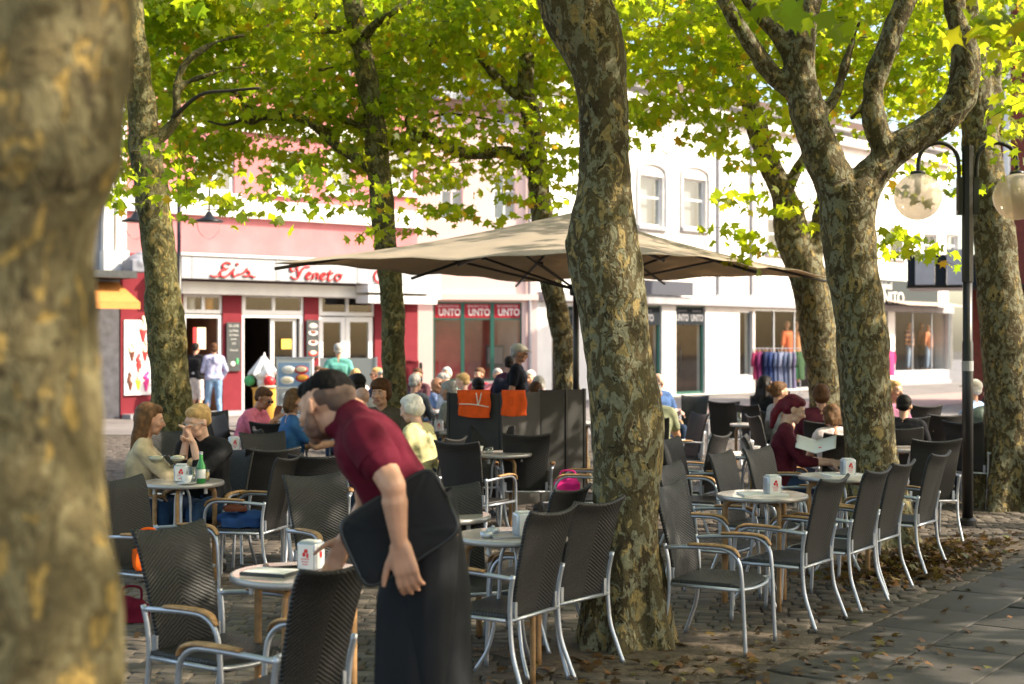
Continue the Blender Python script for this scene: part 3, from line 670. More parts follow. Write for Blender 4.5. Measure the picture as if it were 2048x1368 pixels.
# ---- ice cream cafe
F = Fac((-9.3,32.2),(-2.5,37.8),'ice_cream_cafe','pink ice cream cafe with red script sign board above its doors')
ub, ue = F.u(243), F.L; zc = F.z(400,512)
G = lambda a,b_,c,d,v=0: F.r(a,b_,c,d,v)
ops = []
for q in ((367,586,446,836),(484,586,609,836),(638,588,750,836)):
    o_ = list(G(*q)); o_[1] = .02; ops.append(tuple(o_))
wall_mesh(ub,ue,0,zc,ops,0,.3).build('ground_floor_wall',Mt['dred'],F.root)
uw = []
for (a,b_) in ((392,470),(545,610),(655,705),(780,830)): uw.append(G(a,300,b_,385))
for (a,b_) in ((300,350),(392,470),(545,610),(655,705),(780,830)): uw.append(G(a,60,b_,170))
wall_mesh(ub,ue,zc+.003,9.6,uw,.02,.25).build('upper_wall',Mt['pink'],F.root)
for q in uw: MB().box(q[0]-.12,-.10,q[1]-.11,q[2]+.12,.015,q[1]-.01).build('window_sill',Mt['white'],F.root); window(F,q,.08,'whitep',F.root,nx=2,px=False,fw=.09,glass='glassr',paneback='white')
F.bx('cornice',Mt['white'],[(ub-.02,F.z(500,437),ue+.03,F.z(500,402)+.02)],-.16,.01,px=False)
F.bx('string_course',Mt['white'],[(ub-.02,F.z(500,265),ue+.03,F.z(500,235))],-.10,.015,px=False)
F.bx('beam',Mt['white'],[(F.u(363,-.35),F.z(500,590,-.35),ue+.5,F.z(500,566,-.35))],-.36,-.004,px=False)
F.bx('roof',Mt['roofm'],[(ub-.3,9.62,ue+.3,9.85)],-.4,6.2,px=False)
sv0 = -.80
sign = F.bx('sign_board',Mt['signg'],[(F.u(363,sv0),F.z(600,563,sv0),F.u(883,sv0),F.z(600,519,sv0))],sv0,-.10,px=False)
za,zb = F.z(600,562,sv0),F.z(600,520,sv0)
[F.bx('panel_joint',Mt['greyst'],[(F.u(x,sv0),za,F.u(x+w_,sv0),zb)],sv0-.012,sv0-.002,parent=sign,px=False) for x,w_ in ((384,1.5),(552,8),(714,7))]
F.bx('sign_cap',Mt['whitep'],[(F.u(363,sv0)-.03,zb+.002,F.u(883,sv0)+.05,zb+.06)],sv0-.05,-.10,parent=sign,px=False)
F.bx('awning_case',Mt['whitep'],[(F.u(735,-.9),F.z(800,607,-.9),F.u(872,-.9),F.z(800,592,-.9)),(F.u(735,-.9),F.z(800,586,-.9),F.u(880,-.9),F.z(800,571,-.9))],-.95,-.37,px=False)
def stroke(word, lines, r_=.026):
    mb = MB()
    for L in lines:
        pts = [(F.u(190+x/3.258,sv0), sv0-.03, F.z(190+x/3.258,400+(y+6)/3.258,sv0)) for x,y in L]
        if len(pts)==1: mb.ell(pts[0],(.04,.02,.04)); continue
        mb.tube(pts,[r_*.7]+[r_]*(len(pts)-2)+[r_*.6] if len(pts)>2 else r_,n=8,k=5,sx=1,sy=1)
    o = mb.build(word,Mt['redp'],sign,True); return o
stroke('lettering',[[(748,482),(762,490),(790,490),(822,474)],[(882,414),(866,402),(845,404),(830,418),(832,434),(850,443),(868,440)],[(850,443),(822,455),(810,475),(820,490),(848,493),(872,478),(888,462),(905,440)],
 [(905,440),(895,470),(898,488),(912,490),(930,478),(945,478)],[(925,412)],[(945,478),(978,458),(992,438)],[(990,438),(986,450),(1003,464),(998,484),(980,491),(962,484)],[(980,491),(1010,486),(1030,497),(1046,490)]])
stroke('lettering',[[(1325,432),(1300,422),(1277,430),(1270,446),(1285,458),(1300,448)],[(1312,430),(1320,470),(1320,505)],[(1320,505),(1345,450),(1372,428),(1400,430)],[(1272,488),(1290,505),(1320,507)],
 [(1366,494),(1388,488),(1402,474),(1392,465),(1378,478),(1372,498),(1386,510),(1404,502)],[(1425,470),(1414,512)],[(1418,492),(1435,472),(1450,474),(1443,500),(1452,512)],
 [(1465,498),(1488,490),(1496,475),(1486,469),(1470,484),(1467,505),(1482,514),(1502,504)],[(1533,450),(1515,510),(1528,518),(1545,510)],[(1510,472),(1548,470)],[(1592,478),(1573,480),(1561,500),(1570,518),(1590,512),(1600,494),(1590,478),(1612,484)]])
stroke('lettering',[[(1866,462),(1850,450),(1830,462),(1817,488),(1822,514),(1842,530),(1866,522)],[(1885,500),(1872,512),(1876,528),(1892,522),(1898,500),(1896,528)]])
# doors and transoms
def fr(a,b_,c,d,**k): return window(F,(a,b_,c,d),.05,'whitep',F.root,**k)
fr(367,587,446,627,nx=2,name='transom_window',fw=.09); fr(484,587,609,629,nx=2,name='transom_window',fw=.10); fr(638,589,750,632,nx=2,name='transom_window',fw=.10)
for (a,c) in ((367,446),(484,609)):
    q = G(a,629,c,836); F.bx('door_frame',Mt['whitep'],[(q[0],.02,q[0]+.09,q[3]),(q[2]-.09,.02,q[2],q[3]),(q[0]+.092,q[3]-.08,q[2]-.092,q[3]-.002)],.05,.13,px=False)
q = G(548,634,600,836); dl = window(F,(q[0],.03,q[2],q[3]),.16,'whitep',F.root,name='door',px=False,fw=.10)
F.bx('notice',mat('yellow_paper',(.75,.5,.08),.7),[(563,678,583,698)],.14,.155,parent=dl)
for (a,c) in ((640,693),(694,748)):
    q = G(a,634,c,836); d_ = window(F,(q[0],.03,q[2],q[3]),.06,'whitep',F.root,name='door',px=False,fw=.13)
    MB().tube([(q[2]-.08 if a==640 else q[0]+.08,.0,1.0),(q[2]-.08 if a==640 else q[0]+.08,.0,1.25)],.012).build('handle',Mt['alu'],d_)
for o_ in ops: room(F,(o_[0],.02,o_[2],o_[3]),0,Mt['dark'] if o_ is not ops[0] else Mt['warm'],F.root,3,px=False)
F.bx('step',Mt['greyst'],[(ub,0,ue,.10)],-.5,-.004,px=False)
# things on the cafe front
def thing_on(F, name, label, cat, q, v, group=None):
    a = F.r(*q, v=v); p = F.p0+F.n*v+F.t*((a[0]+a[2])/2); r_ = empty(name,(p.x,p.y,a[1]),F.ang,label,cat,group); return r_, a[2]-a[0], a[3]-a[1]
yel = mat('yellow_ochre',(.75,.38,.05),.6); lime = mat('lime_drink',(.55,.75,.05),.3); mag = mat('magenta_drink',(.8,.05,.3),.3); choc = mat('chocolate',(.16,.05,.025),.4); cream = mat('cream',(.80,.68,.50),.5)
strawb = mat('strawberry',(.55,.05,.05),.4); greenp = mat('pistachio_green',(.05,.35,.12),.4); bluep = mat('blue_print',(.25,.38,.6),.6); white2 = mat('gloss_white',(.8,.8,.8),.25,vary=.03)
r_,W,Hh = thing_on(F,'drinks_poster','tall poster of ice cream sundaes and coloured drinks on dark red wall','poster',(248,640,303,790),-.04)
MB().box(-W/2,-.02,0,W/2,.02,Hh).build('poster_board',Mt['card'],r_)
def sundae(x,z,s_,c1,c2,gl=True):
    k_ = MB().lathe([(.02*s_,0),(.035*s_,.02*s_),(.10*s_,.30*s_),(.12*s_,.34*s_)],(x,-.03,z),14,Matrix.Diagonal((1,.25,1))); k_.build('printed_glass',c1,r_,True)
    k2 = MB(); [k2.ell((x+random.uniform(-.07,.07)*s_,-.035,z+(.36+.07*i)*s_),(.085*s_*(1-.12*i),.02,.075*s_)) for i in range(5)]; k2.build('printed_ice_cream',c2,r_,True)
for a in ((.12,1.22,1.0,strawb,cream),(-.15,.78,.8,choc,cream),(.17,.78,.8,strawb,cream),(.02,.48,.8,strawb,strawb),(-.19,.10,.72,choc,choc),(.0,.12,.8,lime,cream),(.19,.08,.78,mag,mag)): sundae(*[a[0]*W*1.6 if False else a[0]],a[1],a[2]*.85,a[3],a[4])
r_,W,Hh = thing_on(F,'chalkboard','narrow black chalk board with handwritten prices on red pilaster','sign',(453,645,481,742),-.05)
MB().box(-W/2,-.02,0,W/2,.02,Hh).build('board',Mt['slate'],r_)
fy = -.023
for i,(tx_,zz,sz) in enumerate((('Eis 2.90',.93,.085),('La Palla',.83,.08),('da Mella',.74,.075),('pralina',.66,.06),('6.0',.57,.08),('Dammi!',.43,.07))):
    text_obj(tx_,'chalk_writing',sz,Mt['chalk'],Matrix.Translation((0,fy,zz*Hh))@Matrix.Rotation(R(90),4,'X'),r_,.002)
MB().ell((-.03,-.03,.15*Hh),(.07,.01,.06)).build('chalk_cup',Mt['chalk'],r_,True); MB().ell((.09,-.03,.2*Hh),(.04,.01,.08)).build('chalk_leaf',greenp,r_,True)
r_,W,Hh = thing_on(F,'coffee_poster','dark poster with coffee cups on the second red pilaster','poster',(613,640,637,716),-.05)
MB().box(-W/2,-.02,0,W/2,.02,Hh).build('poster_board',Mt['slate'],r_)
for zz,c_ in ((.84,Mt['greyst']),(.66,Mt['card']),(.40,Mt['card']),(.12,strawb)):
    MB().ell((0,-.028,zz*Hh),(W*.40,.012,.07)).build('printed_saucer',c_,r_,True); MB().ell((0,-.036,zz*Hh+.02),(W*.26,.01,.05)).build('printed_coffee',choc if c_ is Mt['card'] else cream,r_,True)
for (q,c_,lb) in (((406,594,429,620),mat('orange_plastic',(.85,.35,.03),.4),'orange paper lantern in the glass transom above the cafe door'),((368,592,392,620),Mt['white'],'white paper lantern hanging in the cafe door transom')):
    r_,W,Hh = thing_on(F,'lantern',lb,'lantern',q,.35); MB().lathe([(W*.30,0),(W*.42,Hh*.1),(W*.38,Hh*.5),(W*.44,Hh*.9),(W*.3,Hh)],n=16).build('shade',c_,r_,True); MB().lathe([(W*.12,Hh),(W*.12,Hh+.05)],n=10).build('collar',Mt['black'],r_)
r_,W,Hh = thing_on(F,'cloth_menu','red and white notice sheet hanging in the open cafe doorway','sign',(386,655,411,690),.2)
MB().box(-W*.5,-.01,0,-W*.25,.01,Hh).build('red_sheet',Mt['redp'],r_); MB().box(-W*.2,-.02,-.1,W*.5,.0,Hh).build('paper_sheet',cream,r_)
# ---- left neighbour: stone house with awning and dark tiles
F0 = Fac((-13.5,29.0),(F.p0.x+F.t.x*(ub-.02),F.p0.y+F.t.y*(ub-.02)),'stone_house','pale stone house with orange awning and black tiled wall at left edge')
L0 = F0.L; zt = F0.z(225,545)
wall_mesh(0,L0,0,zt,[],0,.3).build('tiled_wall',Mt['darkt'],F0.root)
F0.bx('dark_red_panel',Mt['dred'],[(F0.u(245),0,L0-.01,zt-.1)],-.03,-.002,px=False)
wall_mesh(0,L0-.25,zt+.003,9.0,[],.05,.3).build('upper_wall',Mt['greyst'],F0.root)
F0.bx('pilaster',Mt['white'],[(F0.u(203),zt+.5,F0.u(222),8.2),(F0.u(228),zt+.5,F0.u(248),8.2)],-.15,.045,px=False)
F0.bx('pilaster_base',Mt['white'],[(F0.u(200),zt+.02,F0.u(250),zt+.49)],-.25,.045,px=False)
F0.bx('canopy_slab',Mt['slate'],[(0,zt-.16,L0-.02,zt-.002)],-1.0,-.004,px=False)
aw = MB(); zA=F0.z(250,560,-1); zB=F0.z(250,603,-1.4)
aw.grid(lambda a,b_:(a*(L0-.1), -.10-1.25*b_, zA-.02+(zB-zA)*b_-.0),30,4); aw.grid(lambda a,b_:(a*(L0-.1), -1.35, zB-.02-.14*b_),30,1)
o = aw.build('awning',Mt['orange'],F0.root); so_=o.modifiers.new('t','SOLIDIFY'); so_.thickness=.01
r_,W,Hh = thing_on(F0,'folded_tarp','grey covered box standing on the flat canopy beside the pink wall','cover',(252,500,292,545),-.6)
fuse(MB().ell((0,0,Hh*.4),(W*.5,.35,Hh*.42)).box(-W*.48,-.3,0,W*.48,.3,Hh*.55).ell((W*.2,0,Hh*.75),(W*.25,.2,Hh*.2)),'tarp',mat('grey_tarp',(.20,.21,.25),.6),r_,.03,sm=4)
# ---- peach shop
F2 = Fac((-2.62,40.7),(.74,41.37),'peach_shop','peach coloured shop front with three red topped display windows')
wq = F2.r(866,604,1044,762)
wall_mesh(0-1.2,F2.L,0,8.4,[wq]+[F2.r(a,350,a+46,440) for a in (880,985)]+[F2.r(a,150,a+46,250) for a in (880,985)],0,.3).build('wall',Mt['peach'],F2.root)
for a in (880,985):
    for (c,d) in ((350,440),(150,250)): window(F2,(a,c,a+46,d),.06,'whitep',F2.root,nx=2,ny=2,mull=.65,glass='glassr',paneback='white')
F2.bx('cornice',Mt['peach'],[(0,F2.z(950,600),F2.L,F2.z(950,588))],-.15,-.003,px=False)
F2.bx('roof',Mt['roofm'],[(-1.3,8.42,F2.L+.1,8.7)],-.3,6,px=False)
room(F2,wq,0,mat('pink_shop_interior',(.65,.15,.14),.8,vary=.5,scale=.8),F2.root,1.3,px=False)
for i in range(3):
    a = 866+i*59.3; w_ = window(F2,(a,607 if 0 else 604,a+59.3,762),.04,'green',F2.root,px=True,fw=.055,name='shop_window',ny=2,mull=.785,glass='glassr')
    q = F2.r(a+2.2,607,a+57,636); pn = MB().box(q[0],.055,q[1],q[2],.066,q[3]).build('header_panel',Mt['redpan'],w_)
    Mx = Matrix.Translation(((q[0]+q[2])/2+.06,.052,(q[1]+q[3])/2-.05))@Matrix.Rotation(R(90),4,'X')
    text_obj('UNTO','shop_lettering',.27,Mt['white'],Mx,w_,.004,sx=.82,bold=.008)
    text_obj('BENVENUTO DA','small_lettering',.085,Mt['white'],Matrix.Translation(((q[0]+q[2])/2+.02,.052,(q[1]+q[3])/2+.13))@Matrix.Rotation(R(90),4,'X'),w_,.003,sx=.95)
r_,W,Hh = thing_on(F2,'display_panel','framed pale picture standing inside the peach shop window','display',(972,690,1008,735),.9)
MB().box(-W/2,0,0,W/2,.05,Hh).build('frame',Mt['darkt'],r_); MB().box(-W*.42,-.02,Hh*.18,W*.42,-.002,Hh*.9).build('picture',Mt['greyst'],r_)
# ---- white building
F3 = Fac((.74,41.38),(18.6,60.6),'white_house','long white house with arched upper windows and clothes shop below')
S3 = []
for (a,b_,c,d) in ((1104,612,1150,778),(1268,611,1324,784),(1352,612,1411,786),(1479,622,1506,752),(1510,620,1672,786),(1700,620,1776,770),(1790,618,1905,742)):
    q = list(F3.r(a,b_,c,d)); 
    if d > 768: q[1] = .03
    S3.append(tuple(q))
U3 = [F3.r(1279,352,1326,452),F3.r(1366,358,1412,457),F3.r(1535,440,1566,505),F3.r(1600,440,1630,505),F3.r(1700,452,1730,510),F3.r(1780,455,1806,515),F3.r(1848,468,1874,520),F3.r(1892,470,1916,520)]
wall_mesh(0,F3.L,0,9.8,S3+U3,0,.35).build('wall',Mt['white'],F3.root)
for i,q in enumerate(U3):
    MB().box(q[0]-.15,-.12,q[1]-.13,q[2]+.15,-.005,q[1]-.01).build('window_sill',Mt['greyst'],F3.root)
    window(F3,q,.12,'whitep',F3.root,px=False,nx=1,ny=2,mull=.58,fw=.07,glass='glassr',paneback='greyst')
    if i<2:
        u0,z0,u1,z1=q; mb=MB(); cu=(u0+u1)/2; rx=(u1-u0)/2+.14
        mb.tube([(u0-.12,-.03,z0),(u0-.12,-.03,z1-.1),(u0+.02,-.03,z1+.28),(cu,-.03,z1+.40),(u1-.02,-.03,z1+.28),(u1+.12,-.03,z1-.1),(u1+.12,-.03,z0)],.06,n=6,k=4); mb.build('window_surround',Mt['white'],F3.root)
F3.bx('fascia',Mt['greyst'],[(0,F3.z(1400,611),F3.L,F3.z(1400,596))],-.25,-.003,px=False)
F3.bx('cornice',Mt['white'],[(0,9.2,F3.L,9.5)],-.3,-.003,px=False)
F3.bx('downpipe',Mt['greyst'],[(F3.u(1433),F3.z(1433,590),F3.u(1433)+.08,9.1)],-.1,-.01,px=False)
F3.bx('sign_panel',mat('grey_sign',(.10,.105,.125),.95,spec=.05),[(F3.u(1195,-.3),F3.z(1290,588,-.3),F3.u(1384,-.3),F3.z(1290,560,-.3))],-.35,-.26,px=False)
sg = F3.bx('sign_panel',mat('grey_sign_light',(.065,.075,.078),.95,spec=.05),[(F3.u(1690,-.3),F3.z(1800,611,-.3),F3.u(1874,-.3),F3.z(1800,562,-.3))],-.35,-.26,px=False)
zc_=F3.z(1790,597,-.35); text_obj('BENITO','shop_lettering',.66,Mt['white'],Matrix.Translation((F3.u(1778,-.35),-.36,zc_))@Matrix.Rotation(R(90),4,'X'),sg,.01,sx=1.05,bold=.0)
text_obj('original','small_lettering',.42,Mt['white'],Matrix.Translation((F3.u(1768,-.35),-.36,F3.z(1790,573,-.35)))@Matrix.Rotation(R(90),4,'X'),sg,.01)
F3.bx('roof',Mt['roofm'],[(-.1,9.82,F3.L,10.1)],-.35,6,px=False)
# shop windows and doors of the white house
def hdr(q, words, par):
    z1=q[3]; z0=z1-.62; MB().box(q[0]+.05,.06,z0,q[2]-.05,.075,z1-.05).build('header_panel',Mt['navypan'],par)
    for k_,wd in enumerate(words):
        cx_ = q[0]+(q[2]-q[0])*(k_+.5)/len(words); text_obj(wd,'shop_lettering',.30,Mt['greyst'],Matrix.Translation((cx_,.052,z0+.22))@Matrix.Rotation(R(90),4,'X'),par,.004,sx=.8,bold=.006)
        text_obj('BENVENUTO','small_lettering',.085,Mt['greyst'],Matrix.Translation((cx_,.052,z0+.45))@Matrix.Rotation(R(90),4,'X'),par,.003)
for i,q in enumerate(S3):
    fm = 'green' if i in (0,1,2) else 'alu'
    nm = 'door' if i==2 else 'shop_window'
    if i == 4:
        qs = [(q[0],q[1],q[0]+(q[2]-q[0])*.0+.01,q[3])]; w_=window(F3,q,.1,'alu',F3.root,px=False,nx=4,fw=.06,name='shop_window')
    elif i == 6: w_=window(F3,q,.1,'alu',F3.root,px=False,nx=3,fw=.05,name='shop_window')
    else: w_=window(F3,q,.1,fm,F3.root,px=False,nx=1,fw=.09 if i<3 else .05,name=nm)
    if i in (0,1): hdr(q,['UNTO'],w_)
    if i == 2: hdr(q,['UNTO','UNTO'],w_); MB().tube([(q[0]+.25,.02,.7),(q[0]+.20,-.03,1.1),(q[0]+.25,.02,1.6)],.02).build('handle',Mt['black'],w_)
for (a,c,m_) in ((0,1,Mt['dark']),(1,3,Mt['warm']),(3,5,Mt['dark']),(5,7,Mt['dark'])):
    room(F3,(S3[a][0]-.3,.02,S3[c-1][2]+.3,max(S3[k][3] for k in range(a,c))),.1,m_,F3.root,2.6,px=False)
F3.bx('plinth',Mt['greyst'],[(F3.u(1676),0,F3.L,.16)],-.12,-.004,px=False)
cn = MB(); ua,ub2=F3.u(1800,-1),F3.u(1925,-1); zz=F3.z(1860,606,-1)
cn.grid(lambda a,b_:(ua+(ub2-ua)*a,-.02-1.3*b_,zz+.12-.25*b_),12,3); o=cn.build('awning',mat('beige_awning',(.5,.42,.34),.8),F3.root); o.modifiers.new('t','SOLIDIFY').thickness=.015
# ---- brick house on the right
F4 = Fac((12.75,37.5),(24,33.7),'brick_house','red brick house at the right edge with white downpipe')
wall_mesh(0,F4.L,0,11,[],0,.3).build('wall',Mt['brick'],F4.root)
MB().tube([(.28,-.10,3.8),(.28,-.10,11)],.09,n=10).build('downpipe',Mt['whitep'],F4.root)
MB().box(-.75,-.3,0,-.02,1.2,3.3).build('brick_pier',Mt['brick'],F4.root)
F4.bx('canopy',Mt['black'],[(F4.u(1815,-2),F4.z(1870,577,-2),6,F4.z(1870,571,-2))],-2.4,-.004,px=False)
for i,(a,c) in enumerate(((1815,1830),(1870,1893),(1928,1955))): F4.bx('canopy_fascia',Mt['navypan'],[(F4.u(a,-2.4),F4.z(a,571,-2.4),F4.u(c,-2.4),F4.z(a,510,-2.4))],-2.5,-2.3,px=False)
for (a,c,t_) in ((1831,1869,508),(1894,1927,500),(1956,2010,498)): F4.bx('canopy_panel',Mt['greyst'],[(F4.u(a,-2.4),F4.z(a,570,-2.4),F4.u(c,-2.4),F4.z(a,t_,-2.4))],-2.6,-2.25,px=False); 
F4.bx('roof',Mt['roofm'],[(-.2,11.02,F4.L,11.3)],-.3,6,px=False)
MB().tube([(F2.L-.25,-.09,.1),(F2.L-.25,-.09,8.2)],.055,n=8,smoothp=False).build('downpipe',Mt['greyst'],F2.root)
MB().tube([(-.1,-.42,9.72),(F3.L,-.42,9.72)],.08,n=8,smoothp=False).build('gutter',Mt['greyst'],F3.root)
MB().tube([(ub-.3,-.46,9.55),(ue+.3,-.46,9.55)],.08,n=8,smoothp=False).build('gutter',Mt['greyst'],F.root)
for px_ in (1205,1500,1745): F3.bx('downpipe',Mt['greyst'],[(F3.u(px_),F3.z(px_,590),F3.u(px_)+.08,9.1)],-.1,-.01,px=False)
# ---- shop goods
def mannequin(F, px, pyb, pyt, v, cloth_m, label, legs=None, stripes=None):
    a = F.r(px-8,pyt,px+8,pyb,v); p=F.p0+F.n*v+F.t*((a[0]+a[2])/2); r_=empty('mannequin',(p.x,p.y,a[1]),F.ang,label,'mannequin','mannequins in the clothes shop windows'); h=a[3]-a[1]; s_=h/1.75
    tan=mat('mannequin_tan_%d'%px,(.70,.36,.20),.5)
    b=MB(); b.ell((0,0,1.66*s_),(.085*s_,.09*s_,.11*s_)); b.cone((0,0,1.5*s_),.05*s_,(0,0,1.6*s_),.045*s_)
    for sd in (-1,1): b.cone((sd*.10*s_,0,.9*s_),.085*s_,(sd*.11*s_,0,.05*s_),.045*s_); b.cone((sd*.2*s_,0,1.42*s_),.05*s_,(sd*.30*s_,-.03,.95*s_),.035*s_)
    b.cone((-.1*s_,0,1.35*s_),.1*s_,(.1*s_,0,1.35*s_),.1*s_); b.cone((0,0,1.3*s_),.13*s_,(0,0,.95*s_),.14*s_)
    fuse(b,'figure',tan,r_,.03,sm=3)
    c=MB(); c.cone((-.12*s_,0,1.36*s_),.125*s_,(.12*s_,0,1.36*s_),.125*s_); c.cone((0,0,1.3*s_),.165*s_,(0,0,.92*s_),.185*s_)
    for sd in (-1,1): c.cone((sd*.2*s_,0,1.42*s_),.07*s_,(sd*.28*s_,-.02,1.1*s_),.06*s_)
    fuse(c,'garment',cloth_m,r_,.03,sm=3)
    if legs:
        l_=MB(); [l_.cone((sd*.09*s_,0,.9*s_),.11*s_,(sd*.12*s_,0,.12*s_),.07*s_) for sd in (-1,1)]; fuse(l_,'trousers',legs,r_,.03,sm=3)
orc=mat('orange_garment',(.85,.16,.05),.8); strp=bpy.data.materials.new('striped_knit'); strp.use_nodes=True; nt=strp.node_tree; wv=nt.nodes.new('ShaderNodeTexWave'); wv.bands_direction='Z'; wv.inputs['Scale'].default_value=1.6; tc=nt.nodes.new('ShaderNodeTexCoord'); rp=nt.nodes.new('ShaderNodeValToRGB'); rp.color_ramp.interpolation='CONSTANT'; rp.color_ramp.elements[1].position=.5; rp.color_ramp.elements[0].color=(.12,.03,.05,1); rp.color_ramp.elements[1].color=(.75,.35,.2,1)
nt.links.new(tc.outputs['Object'],wv.inputs[0]); nt.links.new(wv.outputs[1],rp.inputs[0]); nt.links.new(rp.outputs[0],nt.nodes['Principled BSDF'].inputs[0])
lt=mat('pale_jeans',(.35,.42,.55),.8); 
mannequin(F3,1574,766,642,.8,orc,'mannequin in bright orange top behind the clothes rail',None)
mannequin(F3,1592,766,644,1.1,mat('apricot_garment',(.75,.30,.13),.8),'mannequin in apricot dress behind the clothes rail',None)
mannequin(F3,1818,740,646,.8,strp,'mannequin in striped jumper and pale jeans in right window',lt)
mannequin(F3,1843,740,646,1.2,mat('tan_garment',(.62,.28,.14),.8),'mannequin in tan top between two others in right window',Mt['black'])
mannequin(F3,1856,740,650,.7,mat('coral_garment',(.75,.25,.12),.8),'mannequin in coral top and blue jeans in right window',lt)
def rail(px0,px1,py_top,py_bot,d,label):
    x0,x1=X(px0,d),X(px1,d); zt_=Z(py_top,d); r_=empty('clothes_rail',((x0+x1)/2,d,0),R(8),label,'clothes rail','clothes rails outside the shop'); w_=(x1-x0)/2
    MB().tube([(-w_,0,zt_),(w_,0,zt_)],.018).build('bar',Mt['alu'],r_)
    for sd in (-1,1): MB().tube([(sd*w_,0,zt_),(sd*w_,0,.05)],.018).build('upright',Mt['alu'],r_); MB().tube([(sd*w_,-.3,.05),(sd*w_,.3,.05)],.02).build('foot',Mt['alu'],r_)
    return r_,x0,x1,zt_
def garment(x,y,zt_,L_,col,label,w_=.24,grp='garments hanging outside the shop'):
    col=tuple(.62*c+.10*(sum(col)/3) for c in col); r_=empty('garment',(x,y,0),R(70+random.uniform(-18,18)),label,'garment',grp); m_=cloth(col,'garment')
    def g1(a,b_):
        an=2*math.pi*a; ww=w_*(1-.15*b_)+.02*math.sin(9*an)*b_; top=1 if b_>.02 else .25
        return (ww*math.cos(an)*top,(.05+.05*b_)*math.sin(an)*top,zt_-.06-(b_**1.0)*L_-(.06*abs(math.cos(an)) if b_<.3 else 0))
    MB().grid(g1,20,8).build('body',m_,r_,True)
    for sd in (-1,1): MB().tube([(sd*w_*.85,0,zt_-.14),(sd*(w_+.04),0,zt_-.35),(sd*(w_+.02),.02,zt_-.58)],[.05,.055,.05],n=8).build('sleeve',m_,r_,True)
    MB().tube([(-w_*.7,0,zt_-.1),(0,0,zt_-.03),(w_*.7,0,zt_-.1)],.012,n=5).tube([(0,0,zt_-.03),(0,0,zt_+.02)],.008,n=5).build('hanger',Mt['wood'],r_)
d_=46.5; rail(1506,1602,697,778,d_,'long clothes rail with blue jumpers outside the shop'); zt_=Z(697,d_)
cols=[((.45,.02,.12),'crimson'),((.30,.03,.18),'plum'),((.02,.035,.12),'dark navy'),((.03,.06,.22),'navy'),((.05,.10,.32),'royal blue'),((.16,.22,.42),'dusty blue'),((.25,.30,.50),'pale denim'),((.30,.36,.55),'light blue'),((.20,.26,.45),'steel blue'),((.34,.38,.52),'greyish blue'),((.25,.22,.40),'lilac'),((.03,.16,.06),'bottle green'),((.05,.12,.05),'olive green')]
for i,(c,nm_) in enumerate(cols):
    x=X(1509+i*7.6,d_-.3)+.1; garment(x,d_+.14*(x-X(1555,d_)),zt_,.95 if i<4 or i>10 else 1.25,c,'%s top on the clothes rail outside the shop'%nm_)
garment(X(1782,52),52,Z(696,52),.95,(.75,.02,.22),'bright pink coat hanging beside the right shop window',.3,'coats by the right window')
# ================================================================== FURNITURE
def chair_proto():
    t = empty('wicker_armchair',(0,0,0),0,'x','chair','wicker armchairs on the terrace')
    s = MB()
    def seat(u,v):
        x=(u-.5)*.46*(1-.12*max(0,(v-.75)/.25)**2); y=-.21+.43*v; z=.402-.018*math.cos(math.pi*(u-.5))*math.sin(math.pi*min(1,v*1.1))-.03*max(0,(v-.8)/.2)**2; return (x,y,z)
    s.grid(seat,12,10); o=s.build('seat',Mt['wick_s'],t,True); m=o.modifiers.new('t','SOLIDIFY'); m.thickness=.032; m.offset=-1; m=o.modifiers.new('b','BEVEL'); m.width=.01; m.segments=2; m.limit_method='ANGLE'
    def back(u,v):
        w=.375+.075*v; x=(u-.5)*w; q=(x/(w/2)); zt=.895+.028*q*q; z=.385+(zt-.385)*v
        y=-.205-.115*v**1.25-.028*math.cos(math.pi*(u-.5))*(.3+.7*v)-.02*max(0,(v-.85)/.15)**2; return (x,y,z)
    s=MB().grid(back,12,14); o=s.build('backrest',Mt['wick_b'],t,True); m=o.modifiers.new('t','SOLIDIFY'); m.thickness=.022; m.offset=0; m=o.modifiers.new('b','BEVEL'); m.width=.008; m.segments=2; m.limit_method='ANGLE'
    for sd in (-1,1):
        MB().tube([(sd*.252,.245,0),(sd*.252,.235,.2),(sd*.256,.222,.45),(sd*.262,.20,.545),(sd*.265,.14,.592),(sd*.265,.05,.600),(sd*.258,-.10,.594),(sd*.238,-.235,.582)],.0125,n=8,k=5).build('leg',Mt['alu'],t,True)
        MB().tube([(sd*.238,-.245,.60),(sd*.232,-.225,.50),(sd*.228,-.22,.38),(sd*.230,-.235,.22),(sd*.238,-.275,.10),(sd*.245,-.315,0)],.0125,n=8,k=5).build('leg',Mt['alu'],t,True)
        MB().tube([(sd*.265,.214,.560),(sd*.267,.185,.598),(sd*.267,.12,.615),(sd*.266,.0,.616),(sd*.260,-.09,.611)],[.6,.9,1,1,.85],n=10,k=5,sx=.024,sy=.0095,up=(0,.2,1)).build('armrest',Mt['wood'],t,True)
        MB().box(sd*.19-.011,-.232,.375,sd*.19+.011,-.205,.46).build('bracket',Mt['alu'],t)
    MB().tube([(-.228,-.222,.372),(.228,-.222,.372)],.011,n=6).tube([(-.252,.20,.372),(-.1,.235,.365),(.1,.235,.365),(.252,.20,.372)],.011,n=6).tube([(-.235,-.2,.372),(-.25,.2,.372)],.011,n=6).tube([(.235,-.2,.372),(.25,.2,.372)],.011,n=6).build('seat_frame',Mt['alu'],t,True)
    reg(t); return t
PROTO = chair_proto(); used=[0]; NCH=[0]
def chair(x, y, face, label, group=None):
    o = PROTO if not used[0] else copy_tree(PROTO); used[0]=1; NCH[0]+=1
    o.location=(x,y,0); o.rotation_euler=(0,0,R(face-90)); o['label']=label
    if group: o['group']=group
    return o
